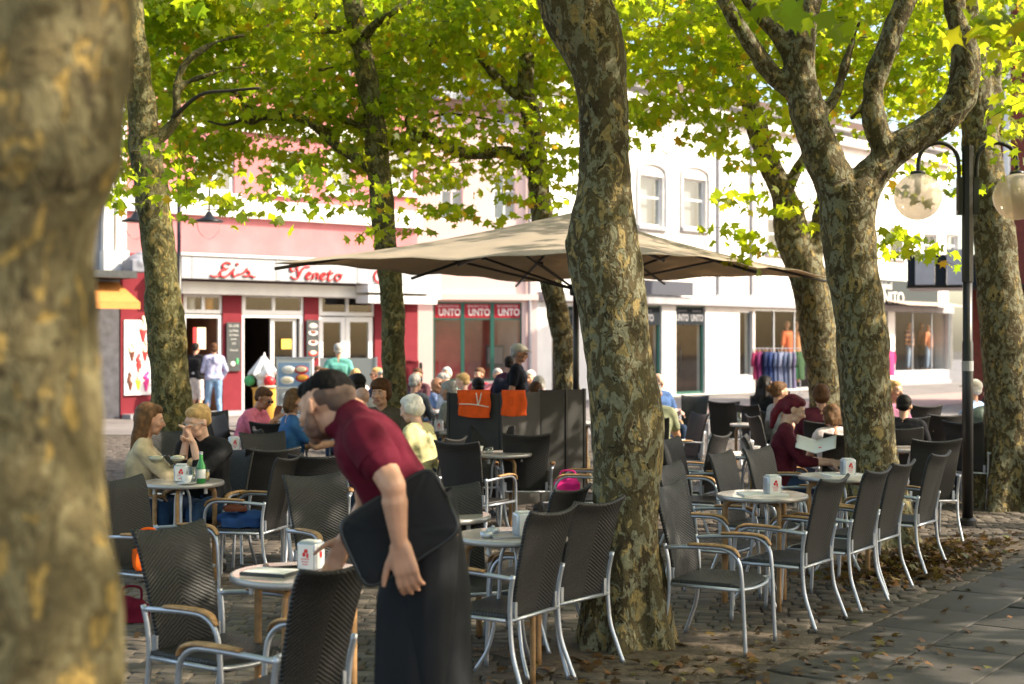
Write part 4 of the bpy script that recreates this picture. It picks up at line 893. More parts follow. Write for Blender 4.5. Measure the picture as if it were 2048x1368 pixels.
CH = [
 (-1.28,6.30,328,'dark wicker armchair nearest the foreground trunk, facing the small front table'),
 (-.95,5.52,150,'nearest wicker armchair, its dark back to us, left of the waiter'),
 (-2.12,8.62,335,'wicker armchair holding the orange bag'),
 (-1.95,10.5,165,'wicker armchair carrying a blue jacket on its seat'),
 (-2.02,11.5,115,'dark wicker armchair just behind the one with the blue jacket'),
 (-1.05,8.75,308,'grey glinting wicker armchair right behind the waiter\'s table'),
 (-1.50,10.9,100,'dark backed wicker armchair left of the waiter\'s chest'),
 (-2.15,12.9,300,'wicker armchair between pink shirted man and waiter, back row'),
 (-2.5,15.2,85,'black backed chair in front of the woman in blue patterned top'),
 (-3.15,13.2,285,'dark armchair half hidden by the mossy split trunk'),
 (-3.5,17.0,300,'sunlit grey armchair right of the mossy split trunk'),
 (-.30,12.25,60,'armchair with its back to us, pale arm, left before the wind screen'),
 (.12,13.3,92,'armchair with its back to us in front of the hanging blankets'),
 (-.22,13.75,265,'armchair tucked behind the small table before the wind screen'),
 (-.95,13.4,100,'black chair back between white haired person and the table'),
 (-.55,14.6,200,'small chair standing sideways at the left end of the wind screen'),
 (.42,16.0,280,'grey mesh chair leaning against the dark wind screen'),
 (.62,12.4,172,'side turned armchair holding the pink bag'),
 (-.07,7.33,147,'wicker armchair right of the waiter\'s apron with lit seat'),
 (.21,7.77,140,'wicker armchair standing in front of the central trunk'),
 (.06,8.35,150,'wicker armchair beyond the table with the tray and dispenser'),
 (-.22,8.05,300,'wicker armchair partly hidden behind the waiter\'s black cushion'),
 (1.20,8.20,331,'whole wicker armchair nearest right of the central trunk'),
 (1.72,8.98,145,'first wicker armchair of the right row, seat glinting, back to path'),
 (2.14,9.56,145,'second wicker armchair of the right row along the path'),
 (2.46,10.12,145,'third wicker armchair of the right row along the path'),
 (2.97,10.95,145,'last wicker armchair of the right row beside the lamp post'),
 (1.36,9.62,330,'wicker armchair behind the front right table, nearest the central trunk'),
 (1.86,10.62,328,'wicker armchair between the two right tables, far side'),
 (2.20,11.05,322,'wicker armchair left of the second right table'),
 (1.66,12.25,330,'dark wicker armchair close beside the central trunk, third row'),
 (1.62,13.1,150,'pale shining wicker armchair left of the reading woman'),
 (3.62,12.55,95,'tall wicker armchair behind the fork tree, back to us'),
 (3.18,13.1,95,'wicker armchair half hidden by the biggest tree'),
 (2.75,21.9,250,'empty armchair with white arms in the sun, far left of right side'),
 (3.05,20.4,80,'empty dark armchair standing alone in the sunlit street'),
 (3.9,22.3,90,'small dark chair back at the far sunlit table'),
 (3.35,17.3,60,'armchair behind the woman with sunglasses'),
 (4.45,16.3,95,'low dark chair back right of the biggest trunk'),
 (5.45,19.2,100,'far dark chair back left of the lamp post'),
 (5.0,16.8,95,'near dark chair back left of the lamp post'),
 (5.95,18.2,215,'wicker armchair turned sideways behind the lamp post'),
 (4.95,15.2,50,'tilted sunlit wicker armchair beside the right hand tree'),
 (1.9,16.6,200,'armchair seen from the side, behind the central trunk, in sun'),
 (1.55,18.9,200,'folding back armchair near the grey haired man'),
]
for c in CH: chair(*c)

def table(x, y, rot, label, rad=.30):
    t = empty('round_table',(x,y,0),R(rot),label,'table','round cafe tables')
    MB().lathe([(rad-.012,.712),(rad-.004,.735),(rad-.012,.7375)],n=48).build('tabletop',Mt['ttop'],t,False)
    mb=MB(); n=48
    mb.lathe([(rad-.006,.706),(rad,.710),(rad+.002,.720),(rad,.733),(rad-.003,.736),(rad-.010,.736)],n=n).build('rim',Mt['rim'],t,True)
    for i in range(3):
        a=R(25+120*i); c,s_=math.cos(a),math.sin(a)
        MB().tube([(.10*c,.10*s_,.695),(.18*c,.18*s_,.69),(.235*c,.235*s_,.665),(.25*c,.25*s_,.60),(.25*c,.25*s_,.30),(.252*c,.252*s_,0)],[1]*6,n=8,k=4,sx=.020,sy=.014,up=(-s_,c,0)).build('leg',Mt['tablewood'],t,True)
        MB().tube([(.03*c,.03*s_,.69),(.06*c,.06*s_,.60),(.07*c,.07*s_,.40),(.12*c,.12*s_,.15),(.20*c,.20*s_,.01)],.011,n=7).build('strut',Mt['alu'],t,True)
    for i in range(3):
        a=R(85+120*i); MB().lathe([(.013,.655),(.013,.70)],(.21*math.cos(a),.21*math.sin(a),0),10).build('glide',Mt['whitep'],t)
    return t
TB = [(-.94,6.27,0,'nearest round table left of the waiter'),(.0,7.5,30,'round table with silver tray beside the waiter\'s apron'),(1.67,9.48,20,'round table at the front of the right group, white top in sun'),
 (2.48,10.8,50,'second round table of the right group, in front of the biggest trunk'),(-2.40,10.35,10,'round table with bottle and glasses before the bald woman'),(-2.55,13.4,0,'round table with pink box right of the split trunk'),
 (-.12,13.0,40,'round table with tiny jars before the wind screen'),(2.15,12.9,0,'round table between reading woman and wicker chair'),(-3.0,16.6,0,'round table in front of the pink shirted man'),
 (-1.15,11.3,0,'round table with lemonade glass behind the waiter'),(-.75,16.2,0,'round table with dispenser left of the wind screen'),(-1.1,20.5,0,'table with white papers where the blue shirted men sit'),
 (-1.9,24.0,0,'far table near the white haired couple'),(3.85,13.6,0,'round table behind the tall wicker chair'),(3.0,17.6,0,'round table of the woman with dark sunglasses'),(.95,17.9,0,'small table right of the wind screen with sunlit top'),(5.5,16.2,0,'round table of the man in grey green shirt'),(1.9,22.6,0,'wooden table of the grey haired man by the green door')]
TABS=[table(*t) for t in TB]
ZT=.738
def dispenser(x,y,rot,label,z=ZT,pink=False):
    r_=empty('napkin_dispenser',(x,y,z),R(rot),label,'napkin dispenser','napkin dispensers on the cafe tables')
    mb=MB().box(-.05,-.045,.0,.05,.045,.125); o=mb.build('casing',Mt['alu'],r_); m=o.modifiers.new('b','BEVEL'); m.width=.014; m.segments=3; autosmooth(o)
    for sd in (-1,1):
        c_=MB().box(-.038,sd*.0455-.001,.008,.038,sd*.0455+.0015*1,.115).build('card',Mt['card'],r_)
        e=MB(); yy=sd*.0485
        e.ell((.004,yy,.088),(.010,.001,.009)).ell((-.006,yy,.072),(.008,.001,.010)).ell((.012,yy,.068),(.006,.001,.012)); e.build('red_emblem',Mt['redp'],c_)
        f=MB(); [f.box(-.022+.004*i,yy-.0008,.05-.012*i,.022-.004*i,yy+.0008,.055-.012*i) for i in range(3)]; f.build('print_lines',mat('print_pink',(.7,.3,.3),.6) if 'pl' not in Mt else Mt['pl'],c_)
    c_=MB().box(.0505,-.028,.01,.0515,.028,.112).build('card',Mt['card'],r_); e=MB().ell((.0525,0,.07),(.001,.011,.016)); e.build('red_emblem',Mt['redp'],c_)
    MB().box(-.036,-.03,.122,.036,.03,.130).build('napkins',Mt['paper'],r_)
Mt['pl']=mat('print_pink',(.7,.3,.3),.6)
for a in ((X(622,6.33),6.33,-25,'napkin dispenser on the nearest table, in front of the waiter'),(.06,7.42,20,'napkin dispenser on the silver tray beside the central trunk'),(1.73,9.45,15,'napkin dispenser on the front table of the right group'),(2.55,10.8,12,'napkin dispenser in front of the biggest tree trunk'),
 (X(363,10.3),10.3,5,'napkin dispenser between the long haired woman and the bald woman'),(X(468,13.3),13.3,20,'napkin dispenser with pinkish side behind the bald woman'),(X(1495,12.9),12.9,10,'napkin dispenser left of the reading woman'),(X(878,16.1),16.1,0,'napkin dispenser at the left end of the wind screen'),(X(880,8.9),8.2,30,'napkin dispenser peeping out right of the waiter\'s cushion')): dispenser(*a)
table(X(878,8.25),8.35,0,'round table hidden behind the waiter\'s black cushion')
def tray(x,y,rot,label,z=ZT,m='rim',w_=.15,l_=.11,cat='tray',name='tray'):
    r_=empty(name,(x,y,z),R(rot),label,cat); o=MB().box(-w_,-l_,0,w_,l_,.006).build('base',Mt[m],r_); MB().box(-w_,-l_,.0065,w_,-l_+.008,.012).box(-w_,l_-.008,.0065,w_,l_,.012).box(-w_,-l_+.0085,.0065,-w_+.008,l_-.0085,.012).box(w_-.008,-l_+.0085,.0065,w_,l_-.0085,.012).build('lip',Mt['alu' if m!='paper' else 'paper'],r_)
tray(.03,7.42,12,'silver tray under the dispenser beside the waiter\'s apron'); tray(1.66,9.42,5,'flat tray on the front table of the right group',m='paper'); tray(2.52,10.75,8,'flat tray on the table before the biggest trunk',m='paper'); 
def menu(x,y,rot,label,z=ZT):
    r_=empty('menu_folder',(x,y,z),R(rot),label,'menu'); MB().box(-.075,-.11,0,.075,.11,.014).build('cover',Mt['slate'],r_); MB().box(-.068,-.10,.0145,.068,.10,.017).build('page',Mt['paper'],r_)
menu(X(545,6.25),6.2,70,'dark edged menu folder lying open on the nearest table'); 
r_=empty('order_tablet',(X(570,6.42),6.42,ZT),R(20),'small tablet computer on the nearest table','tablet'); MB().box(-.09,-.06,0,.09,.06,.009).build('case',Mt['black'],r_); MB().box(-.075,-.048,.0095,.075,.048,.0105).build('display',mat('screen_green',(.16,.20,.16),.15),r_)
# glasses, bottle, ashtrays on tables
def glass_thing(x,y,label,h=.12,r0=.03,fill=None,name='drinking_glass',cat='glass',z=ZT):
    r_=empty(name,(x,y,z),0,label,cat); MB().lathe([(r0*.75,0),(r0*.8,.004),(r0,h),(r0*.93,h),(r0*.7,.012)],n=18).build('glass_wall',Mt['glassr'],r_,True)
    if fill: MB().lathe([(r0*.7,.014),(r0*.88,h*.75)],n=16).build('drink',fill,r_,True)
r_=empty('green_bottle',(X(402,10.2),10.2,ZT),0,'green glass bottle with white label on the bald woman\'s table','bottle'); MB().lathe([(.030,0),(.032,.01),(.032,.12),(.014,.17),(.013,.215)],n=18).build('bottle_glass',mat('green_glass',(.03,.22,.05),.1),r_,True); MB().lathe([(.0328,.035),(.0328,.10)],n=18).build('paper_label',Mt['paper'],r_); MB().lathe([(.0145,.205),(.0145,.225)],n=12).build('cap',Mt['alu'],r_)
glass_thing(X(385,10.15),10.15,'tumbler beside the green bottle'); glass_thing(X(412,10.3),10.3,'low glass with amber drink right of the green bottle',.09,.03,yel)
for a,b_ in ((313,'glass bowl held before the long haired woman'),(355,'second glass bowl near the bald woman\'s chin')):
    r_=empty('sundae_bowl',(X(a,10.55),10.55,ZT),0,b_,'bowl'); MB().lathe([(.03,0),(.03,.004),(.006,.01),(.006,.10),(.04,.12),(.072,.17),(.070,.17),(.02,.13)],n=18).build('bowl_glass',Mt['glassr'],r_,True); MB().ell((0,0,.15),(.055,.055,.022)).build('melted_ice_cream',cream,r_,True)
glass_thing(X(670,11.2),11.2,'glass of lemonade next to the waiter\'s chin',.11,.032,lime); glass_thing(X(975,13),12.95,'tiny jar on the table before the wind screen',.05,.022); glass_thing(X(982,13),13.05,'second tiny jar on the table before the wind screen',.05,.022)
for (x,y,lb) in ((-.10,7.50,'small steel ashtray on the silver tray\'s table'),(-.13,7.36,'steel lidded pot left of the silver tray')):
    r_=empty('ashtray',(x,y,ZT),0,lb,'ashtray'); MB().lathe([(.03,0),(.036,.012),(.034,.03),(.02,.034)],n=16).build('dish',Mt['alu'],r_,True); MB().ell((0,0,.038),(.008,.008,.008)).build('knob',Mt['alu'],r_,True)
for i,(x,y,rr_) in enumerate(((-1.25,20.35,10),(-1.0,20.6,-20),(-.9,20.3,35))):
    r_=empty('newspaper',(x,y,ZT),R(rr_),('white newspaper lying open at the blue shirted men\'s table','second paper sheet on the blue shirted men\'s table','folded map at the right of the blue shirted men\'s table')[i],'newspaper'); MB().grid(lambda a,b_:((a-.5)*.40,(b_-.5)*.28,.01+.02*abs(math.sin(3.1*a*2))),10,2).build('sheet',Mt['paper'],r_,True)
def cup(x,y,label,col='white'):
    r_=empty('coffee_cup',(x,y,ZT),R(random.uniform(0,360)),label,'cup','cups on the cafe tables')
    MB().lathe([(.03,0),(.065,.008),(.068,.012),(.03,.008)],n=20).build('saucer',white2,r_,True); MB().lathe([(.022,.010),(.030,.02),(.042,.065),(.040,.065),(.028,.02)],n=18).build('cup_body',white2,r_,True); MB().lathe([(.001,.052),(.037,.054)],n=16).build('coffee',choc,r_,True)
    MB().tube([(.040,0,.055),(.062,0,.05),(.058,0,.028),(.032,0,.025)],.004,n=6).build('handle',white2,r_,True)
cup(-.30,12.95,'white coffee cup left of the tiny jars'); cup(X(505,16.6),16.55,'white coffee cup near the pink shirted man'); cup(X(1555,17.5),17.5,'white coffee cup before the woman with dark sunglasses'); cup(X(372,10.1),10.12,'white coffee cup in front of the green bottle')
cup(-.85,20.55,'white coffee cup beside the folded map'); cup(X(1510,13.0),12.95,'white coffee cup right of the dispenser by the reader'); cup(X(855,16.1),16.1,'white coffee cup at the left end of the wind screen')
glass_thing(X(480,13.3),13.45,'tumbler behind the pinkish dispenser',.12,.032,strawb); glass_thing(X(865,16.1),16.25,'tall glass of dark cola near the wind screen end',.14,.03,choc); glass_thing(X(1480,17.5),17.55,'tall water glass on the sunglasses woman\'s table',.14,.03)
# ---- umbrella
A_,B_,C3_,D_ = Vector((-2.27,13.6,2.50)),Vector((1.30,12.2,2.50)),Vector((3.62,16.4,2.50)),Vector((.05,17.8,2.50)); ctr=(A_+B_+C3_+D_)/4; AP=Vector((ctr.x,ctr.y,3.12))
um=empty('market_umbrella',(ctr.x,ctr.y,0),0,'large square beige parasol spread over the terrace','umbrella'); L_=lambda p:p-Vector((ctr.x,ctr.y,0))
cm=MB()
for p,q in ((A_,B_),(B_,C3_),(C3_,D_),(D_,A_)):
    def cf(u,v,p=p,q=q):
        e=p.lerp(q,u); r=AP.lerp(e,v); sag=.10*math.sin(math.pi*v)*(.6+.4*math.cos(2*math.pi*u)); edge=.07*math.sin(math.pi*2*u)**2*v**4
        mid=.0; wr=.012*math.sin(30*u+9*v)*v*math.sin(math.pi*min(1,u))
        return L_(r-Vector((0,0,sag*.5-edge*.4-wr-.06*math.sin(math.pi*u)*v*0)))
    cm.grid(cf,24,20)
o=cm.build('canopy',Mt['canopy'],um,True); m=o.modifiers.new('w','WELD'); m.merge_threshold=.004; m=o.modifiers.new('t','SOLIDIFY'); m.thickness=.004
for p in (A_,B_,C3_,D_,(A_+B_)/2,(B_+C3_)/2,(C3_+D_)/2,(D_+A_)/2):
    rb=MB().tube([L_(AP-Vector((0,0,.07))),L_(p-Vector((0,0,.045))).lerp(L_(AP),.5)-Vector((0,0,.05)),L_(p-Vector((0,0,.05)))],.016,n=6,k=4).build('rib',Mt['black'],um)
    mid=AP.lerp(p,.55)-Vector((0,0,.12)); MB().tube([L_(Vector((ctr.x,ctr.y,2.30))),L_(mid)],.013,n=6).build('strut',Mt['black'],rb)
    MB().box(-.03,-.03,-.02,.03,.03,.02,Matrix.Translation(L_(mid))).build('joint',Mt['black'],rb)
MB().tube([(0,0,.05),(0,0,3.1)],.032,n=12,smoothp=False).build('pole',Mt['black'],um,True)
MB().lathe([(.06,2.24),(.07,2.27),(.07,2.33),(.06,2.36)],n=16).build('runner',Mt['black'],um); MB().lathe([(.06,2.98),(.08,3.0),(.08,3.08),(.03,3.12)],n=16).build('hub',Mt['black'],um)
MB().box(-.35,-.35,0,.35,.35,.08).build('base_plate',Mt['greyst'],um)
# ---- wind screen and blankets
ws=empty('wind_screen',(X(897,14.2),14.2,0),0,'dark folding wind screen with two orange blankets hung over it','screen'); zt1=Z(786,14.2)
pts=[(897,14.2),(1002,14.0),(1080,14.5),(1132,14.6),(1168,14.7)]
for i in range(4):
    p=Vector((X(pts[i][0],pts[i][1]),pts[i][1],0)); q=Vector((X(pts[i+1][0],pts[i+1][1]),pts[i+1][1],0)); t_=(q-p); L__=t_.length; an=math.atan2(t_.y,t_.x); Mx=Matrix.Translation(p-ws.location)@Matrix.Rotation(an,4,'Z')
    zz=zt1+.0*i+(.02 if i>1 else 0)
    MB().box(.015,-.012,.12,L__-.015,.012,zz,Mx).build('panel',Mt['screen'],ws); MB().box(-.012,-.02,0,.012,.02,zz+.01,Mx).build('post',Mt['black'],ws)
MB().box(L__-.012,-.02,0,L__+.012,.02,zz+.01,Mx).build('post',Mt['black'],ws)
def blanket(px0,px1,d,drop,label,cross,tilt=0):
    x0,x1=X(px0,d),X(px1,d); r_=empty('blanket',((x0+x1)/2,d,zt1),0,label,'blanket','orange blankets over the wind screen'); w_=(x1-x0)/2
    def f(u,v):
        x=(u-.5)*2*w_*(1-.10*(v-.5)*cross)+.006*math.sin(12*v); s_=(v-.35)*drop*1.55
        y=-.028-.006*math.sin(u*14+v*3) if s_>0 else .028; z=.022-abs(s_)-(tilt*u if s_>0 else 0)-.012*math.sin(u*3.1); 
        if abs(s_)<.02: y=-.028*(s_/.02); z=.026
        return (x,y,z)
    o=MB().grid(f,16,26).build('cloth',Mt['orangec'],r_,True); o.modifiers.new('t','SOLIDIFY').thickness=.012
    return r_,w_
r_,w_=blanket(916,981,14.02,.235,'orange blanket with white stripes on left of the wind screen',1,.02)
mw=cloth((.75,.72,.66)); MB().tube([(-w_*.92,-.052,-.10),(0,-.054,-.105),(w_*.9,-.052,-.13)],.006,n=5).tube([(.02,-.052,.01),(.03,-.054,-.06),(.035,-.054,-.11)],.006,n=5).tube([(.07,-.052,.01),(.055,-.054,-.06),(.04,-.054,-.11)],.006,n=5).build('stripe',mw,r_)
blanket(1004,1052,13.98,.23,'plain orange blanket on right half of the wind screen',-1.3)
# ---- street lamp with two globes
lp=empty('globe_street_lamp',(X(1935,13.6),13.6,0),0,'black lamp post with two glass globes in front of the right tree','street lamp'); zt2=Z(292,13.6)
MB().tube([(0,0,0),(0,0,1.75),(0,0,1.76),(0,0,zt2-1.2)],[.052,.052,.046,.046],n=16,smoothp=False).build('pole',Mt['black'],lp,True)
MB().tube([(0,0,zt2-1.3),(0,0,zt2)],.055,n=8,smoothp=False).build('pole_head',Mt['black'],lp)
MB().lathe([(.085,0),(.085,.05),(.056,.07)],n=20).build('base_collar',Mt['black'],lp)
MB().tube([(0,0,Z(742,13.6)),(0,0,Z(722,13.6))],.0545,n=16,smoothp=False).build('sticker',Mt['greyst'],lp)
for sd in (-1,1):
    cxg=sd*.475; zg=Z(393,13.6); ar=.21
    MB().tube([(sd*.085,0,zt2-.62),(sd*.085,0,zt2-.20),(sd*.115,0,zt2-.06),(sd*.19,0,zt2+.01),(sd*.29,0,zt2+.03),(sd*.40,0,zt2-.01),(sd*.46,0,zt2-.10),(cxg,0,zg+.24)],.021,n=10,k=6).build('arm',Mt['black'],lp,True)
    MB().box(min(sd*.05,sd*.1),-.03,zt2-.66,max(sd*.05,sd*.1),.03,zt2-.30).build('arm_bracket',Mt['black'],lp)
    gl=MB().ell((cxg,0,zg),(.225,.225,.225),n=40,m=24).build('globe',Mt['globe'],lp,True)
    MB().lathe([(.075,zg+.205),(.07,zg+.235),(.03,zg+.25)],(cxg,0,0),18).build('gallery',Mt['black'],gl,True)
    MB().lathe([(.032,zg+.09),(.032,zg+.20)],(cxg,0,0),14).build('socket',mat('lamp_socket',(.45,.40,.30),.5),gl,True)
    MB().ell((cxg,0,zg+.055),(.03,.03,.042)).build('bulb',mat('bulb',(.7,.66,.58),.2),gl,True)
# ---- pendant street lamp by the cafe
d_=27.5; pl=empty('pendant_street_lamp',(X(358,d_),d_,0),0,'tall thin black lamp post with pendant shade before the pink wall','street lamp')
MB().tube([(0,0,0),(0,0,3.4),(0,0,3.41),(0,0,5.6)],[.055,.055,.038,.038],n=12,smoothp=False).build('pole',Mt['black'],pl,True)
for sd,px in ((1,418),(-1,272)):
    xx=X(px,d_)-X(358,d_); zz=Z(444,d_)
    MB().tube([(0,0,5.5),(xx*.4,0,5.75),(xx,0,5.6),(xx,0,zz+.1)],.02,n=6).build('arm',Mt['black'],pl,True)
    sh=MB().lathe([(.28,0),(.27,.03),(.10,.09),(.04,.2)],(xx,0,zz),20).build('shade',Mt['black'],pl,True)
    MB().tube([(xx-.24,0,zz-.02),(xx-.18,0,zz-.2),(xx,0,zz-.33),(xx+.18,0,zz-.2),(xx+.24,0,zz-.02)],.008,n=5).build('wire_guard',Mt['greyst'],sh)
# ---- bags and clothes on chairs
def bag(x,y,z,w_,dp,h,col,name,label,cat,rot=0,handle=True,slump=.3):
    r_=empty(name,(x,y,z),R(rot),label,cat); m_=cloth(col,'bag'); mb=MB().box(-w_/2,-dp/2,0,w_/2,dp/2,h*.6)
    for i in range(6): mb.ell((random.uniform(-.3,.3)*w_,random.uniform(-.2,.2)*dp,h*random.uniform(.35,.7)),(w_*.32,dp*.4,h*slump))
    fuse(mb,'body',m_,r_,.010,sm=6,disp=lambda p:.012*noise.noise(p*14))
    if handle: MB().tube([(-w_*.3,0,h*.75),(-w_*.25,0,h*1.25),(w_*.25,0,h*1.25),(w_*.3,0,h*.75)],.008,n=6).build('strap',m_,r_,True)
bag(X(300,8.55),8.5,.40,.16,.2,.18,(.90,.13,.01),'orange_bag','bright orange bag on the armchair behind the foreground trunk','bag',20)
bag(X(264,8.9),8.9,0,.20,.12,.17,(.16,.008,.025),'red_handbag','glossy red handbag on the ground by the foreground trunk','bag',0)
bag(X(490,10.45),10.45,.40,.34,.24,.12,(.035,.09,.26),'blue_jacket','folded blue jacket lying on an empty chair seat','jacket',10,False,.4)
bag(X(470,10.3),10.35,.52,.16,.12,.05,(.16,.05,.03),'brown_scarf','brown scarf on top of the blue jacket','scarf',10,False,.4)
bag(X(1135,12.5),12.45,.43,.22,.16,.15,(.80,.03,.26),'pink_bag','bright pink bag on the chair left of the central trunk','bag',0,True)
bag(X(1165,11.6),11.7,0,.3,.2,.18,(.015,.02,.03),'dark_bag','dark bag on the ground left of the central trunk','bag',0,True)
bag(X(1030,13.3),13.6,.38,.09,.09,.42,(.03,.05,.16),'blue_umbrella_bag','slim dark blue bag leaning on the wind screen','bag',0,False)
# ---- ice cream counter things in front of the cafe
def at(px,d): return Vector((X(px,d),d,0))
p=at(527,29.5); r_=empty('ice_cream_figure',p,0,'giant white soft ice figure with red and green scoops','advertising figure')
zb_=Z(775,29.5); ztp=Z(702,29.5); Hc=ztp-zb_
mb=MB(); mb.cone((0,0,zb_+.1),.14,(0,0,ztp-.2),.05); mb.cone((0,0,ztp-.3),.06,(.02,0,ztp-.03),.02)
for a in range(6): an=a*1.05; mb.cone((0,0,zb_+Hc*.75),.09,(math.cos(an)*.30,math.sin(an)*.30,zb_+Hc*.36),.04)
mb.ell((0,0,zb_+Hc*.35),(.2,.2,.12)).ell((0,0,zb_+.12),(.13,.13,.12)); fuse(mb,'whipped_cream',white2,r_,.02,sm=6)
MB().ell((-.29,-.02,zb_+.14),(.12,.12,.11)).build('scoop',greenp,r_,True); MB().ell((.15,-.15,zb_+.13),(.12,.12,.12)).build('scoop',Mt['redp'],r_,True)
MB().lathe([(.16,0),(.20,.25),(.22,zb_-.05),(.26,zb_)],n=24).build('cone_stand',yel,r_,True)
p=at(545,26.5); r_=empty('yellow_cone_bin',p,0,'ochre yellow cone shaped stand behind the pink shirted man','stand'); MB().lathe([(.20,0),(.22,.1),(.26,Z(775,26.5))],n=20).build('body',yel,r_,True); MB().lathe([(.27,Z(775,26.5)),(.27,Z(775,26.5)+.03)],n=20).build('rim',cream,r_,True)
d_=24; p=at(590,d_); r_=empty('menu_stand',p,R(-4),'white upright menu stand with pictures of ice dishes','sign'); w_=(X(627,d_)-X(553,d_))/2; zt_=Z(717,d_)
MB().box(-w_,-.05,.1,w_,.05,zt_).build('cabinet',Mt['whitep'],r_); MB().box(-w_-.01,-.06,zt_+.001,w_+.01,.06,zt_+.025).build('top_rail',Mt['alu'],r_)
for i in range(3):
    z0=zt_-.05-(i+1)*.44; pn=MB().box(-w_+.04,-.058,z0+.02,w_-.05,-.051,z0+.42).build('picture_panel',(bluep,Mt['greyst'],bluep)[i],r_)
    for k_,(xx,zz_,c_) in enumerate(((-.12,.12,cream),(.14,.16,yel),(-.1,.30,Mt['paper']),(.12,.30,cream))):
        MB().ell((xx,-.062,z0+zz_),(.12,.006,.07)).build('printed_plate',strawb if k_%2 else Mt['paper'],pn,True); MB().ell((xx,-.068,z0+zz_+.01),(.09,.006,.045)).build('printed_dish',c_,pn,True)
d_=27; p=at(697,d_); r_=empty('glass_screen',p,0,'low grey wind screen behind the standing woman in teal','screen'); w_=(X(752,d_)-X(642,d_))/2
MB().box(-w_,-.02,.1,w_,.02,Z(716,d_)).build('panel',mat('grey_panel',(.30,.33,.34),.4),r_); [MB().box(x-.02,-.03,0,x+.02,.03,Z(714,d_)).build('post',Mt['alu'],r_) for x in (-w_,0,w_)]
p=at(824,25.5); r_=empty('red_jacket',p,0,'red jacket hung over a chair beside the slim tree','jacket'); zt_=Z(722,25.5)
fuse(MB().box(-.17,-.03,zt_-.45,.12,.03,zt_).ell((.0,0,zt_),(.15,.05,.03)),'cloth',Mt['dred'],r_,.02,disp=lambda p:.02*noise.noise(p*8)); fuse(MB().box(.13,-.03,zt_-.4,.19,.03,zt_-.02),'lining',Mt['black'],r_,.02)
# ================================================================== PEOPLE
def rx(a): return Matrix.Rotation(a,3,'X')
def rz3(a): return Matrix.Rotation(a,3,'Z')
def ry(a): return Matrix.Rotation(a,3,'Y')
def ik(a, b_, l1, l2, hint):
    d=b_-a; L=min(d.length,(l1+l2)*.995); d.normalize(); b2=a+d*L
    x=(l1*l1-l2*l2+L*L)/(2*L); h=math.sqrt(max(0,l1*l1-x*x)); hv=hint-d*hint.dot(d); hv.normalize(); return a+d*x+hv*h, b2
def hand(mb, w, d, pn, side, s=1, curl=.5, spread=1):
    """palm with five separate fingers; d = direction of the fingers, pn = way the palm faces, side = where the thumb is (+1/-1 across)"""
    d=d.normalized(); pn=(pn-d*pn.dot(d)).normalized(); ac=d.cross(pn)*side
    for k_,o_ in enumerate((-.030,-.010,.010,.028)):
        mb.cone(w+ac*o_*.55*s+d*.012*s, .016*s, w+(d*.085+ac*o_)*s, .0125*s, n=8, m=2)
    lens=((.030,.026,.020,.016),(.034,.030,.024,.018),(.031,.028,.022,.017),(.025,.020,.017,.014))
    for k_,(o_,ls) in enumerate(zip((.029,.010,-.010,-.028),lens)):
        p=w+(d*.088+ac*o_)*s; dd=(d+ac*o_*1.6*spread).normalized(); r0=.0098*s
        for j,l_ in enumerate(ls[:3]):
            an=curl*(.35+.35*j)*(1+.12*k_); dd=(dd*math.cos(an)+pn*math.sin(an)).normalized(); q=p+dd*l_*1.18*s
            mb.cone(p,r0,q,r0*.9,n=8,m=2); p=q; r0*=.9
    p=w+(d*.022+ac*.026)*s; dd=(d*.65+ac*.70+pn*.35).normalized()
    for l_,r0 in ((.045,.0135),(.032,.0115),(.025,.0095)):
        q=p+dd*l_*s; mb.cone(p,r0*s,q,r0*.9*s,n=8,m=2); p=q; dd=(dd+d*.35+pn*.25*curl).normalized()
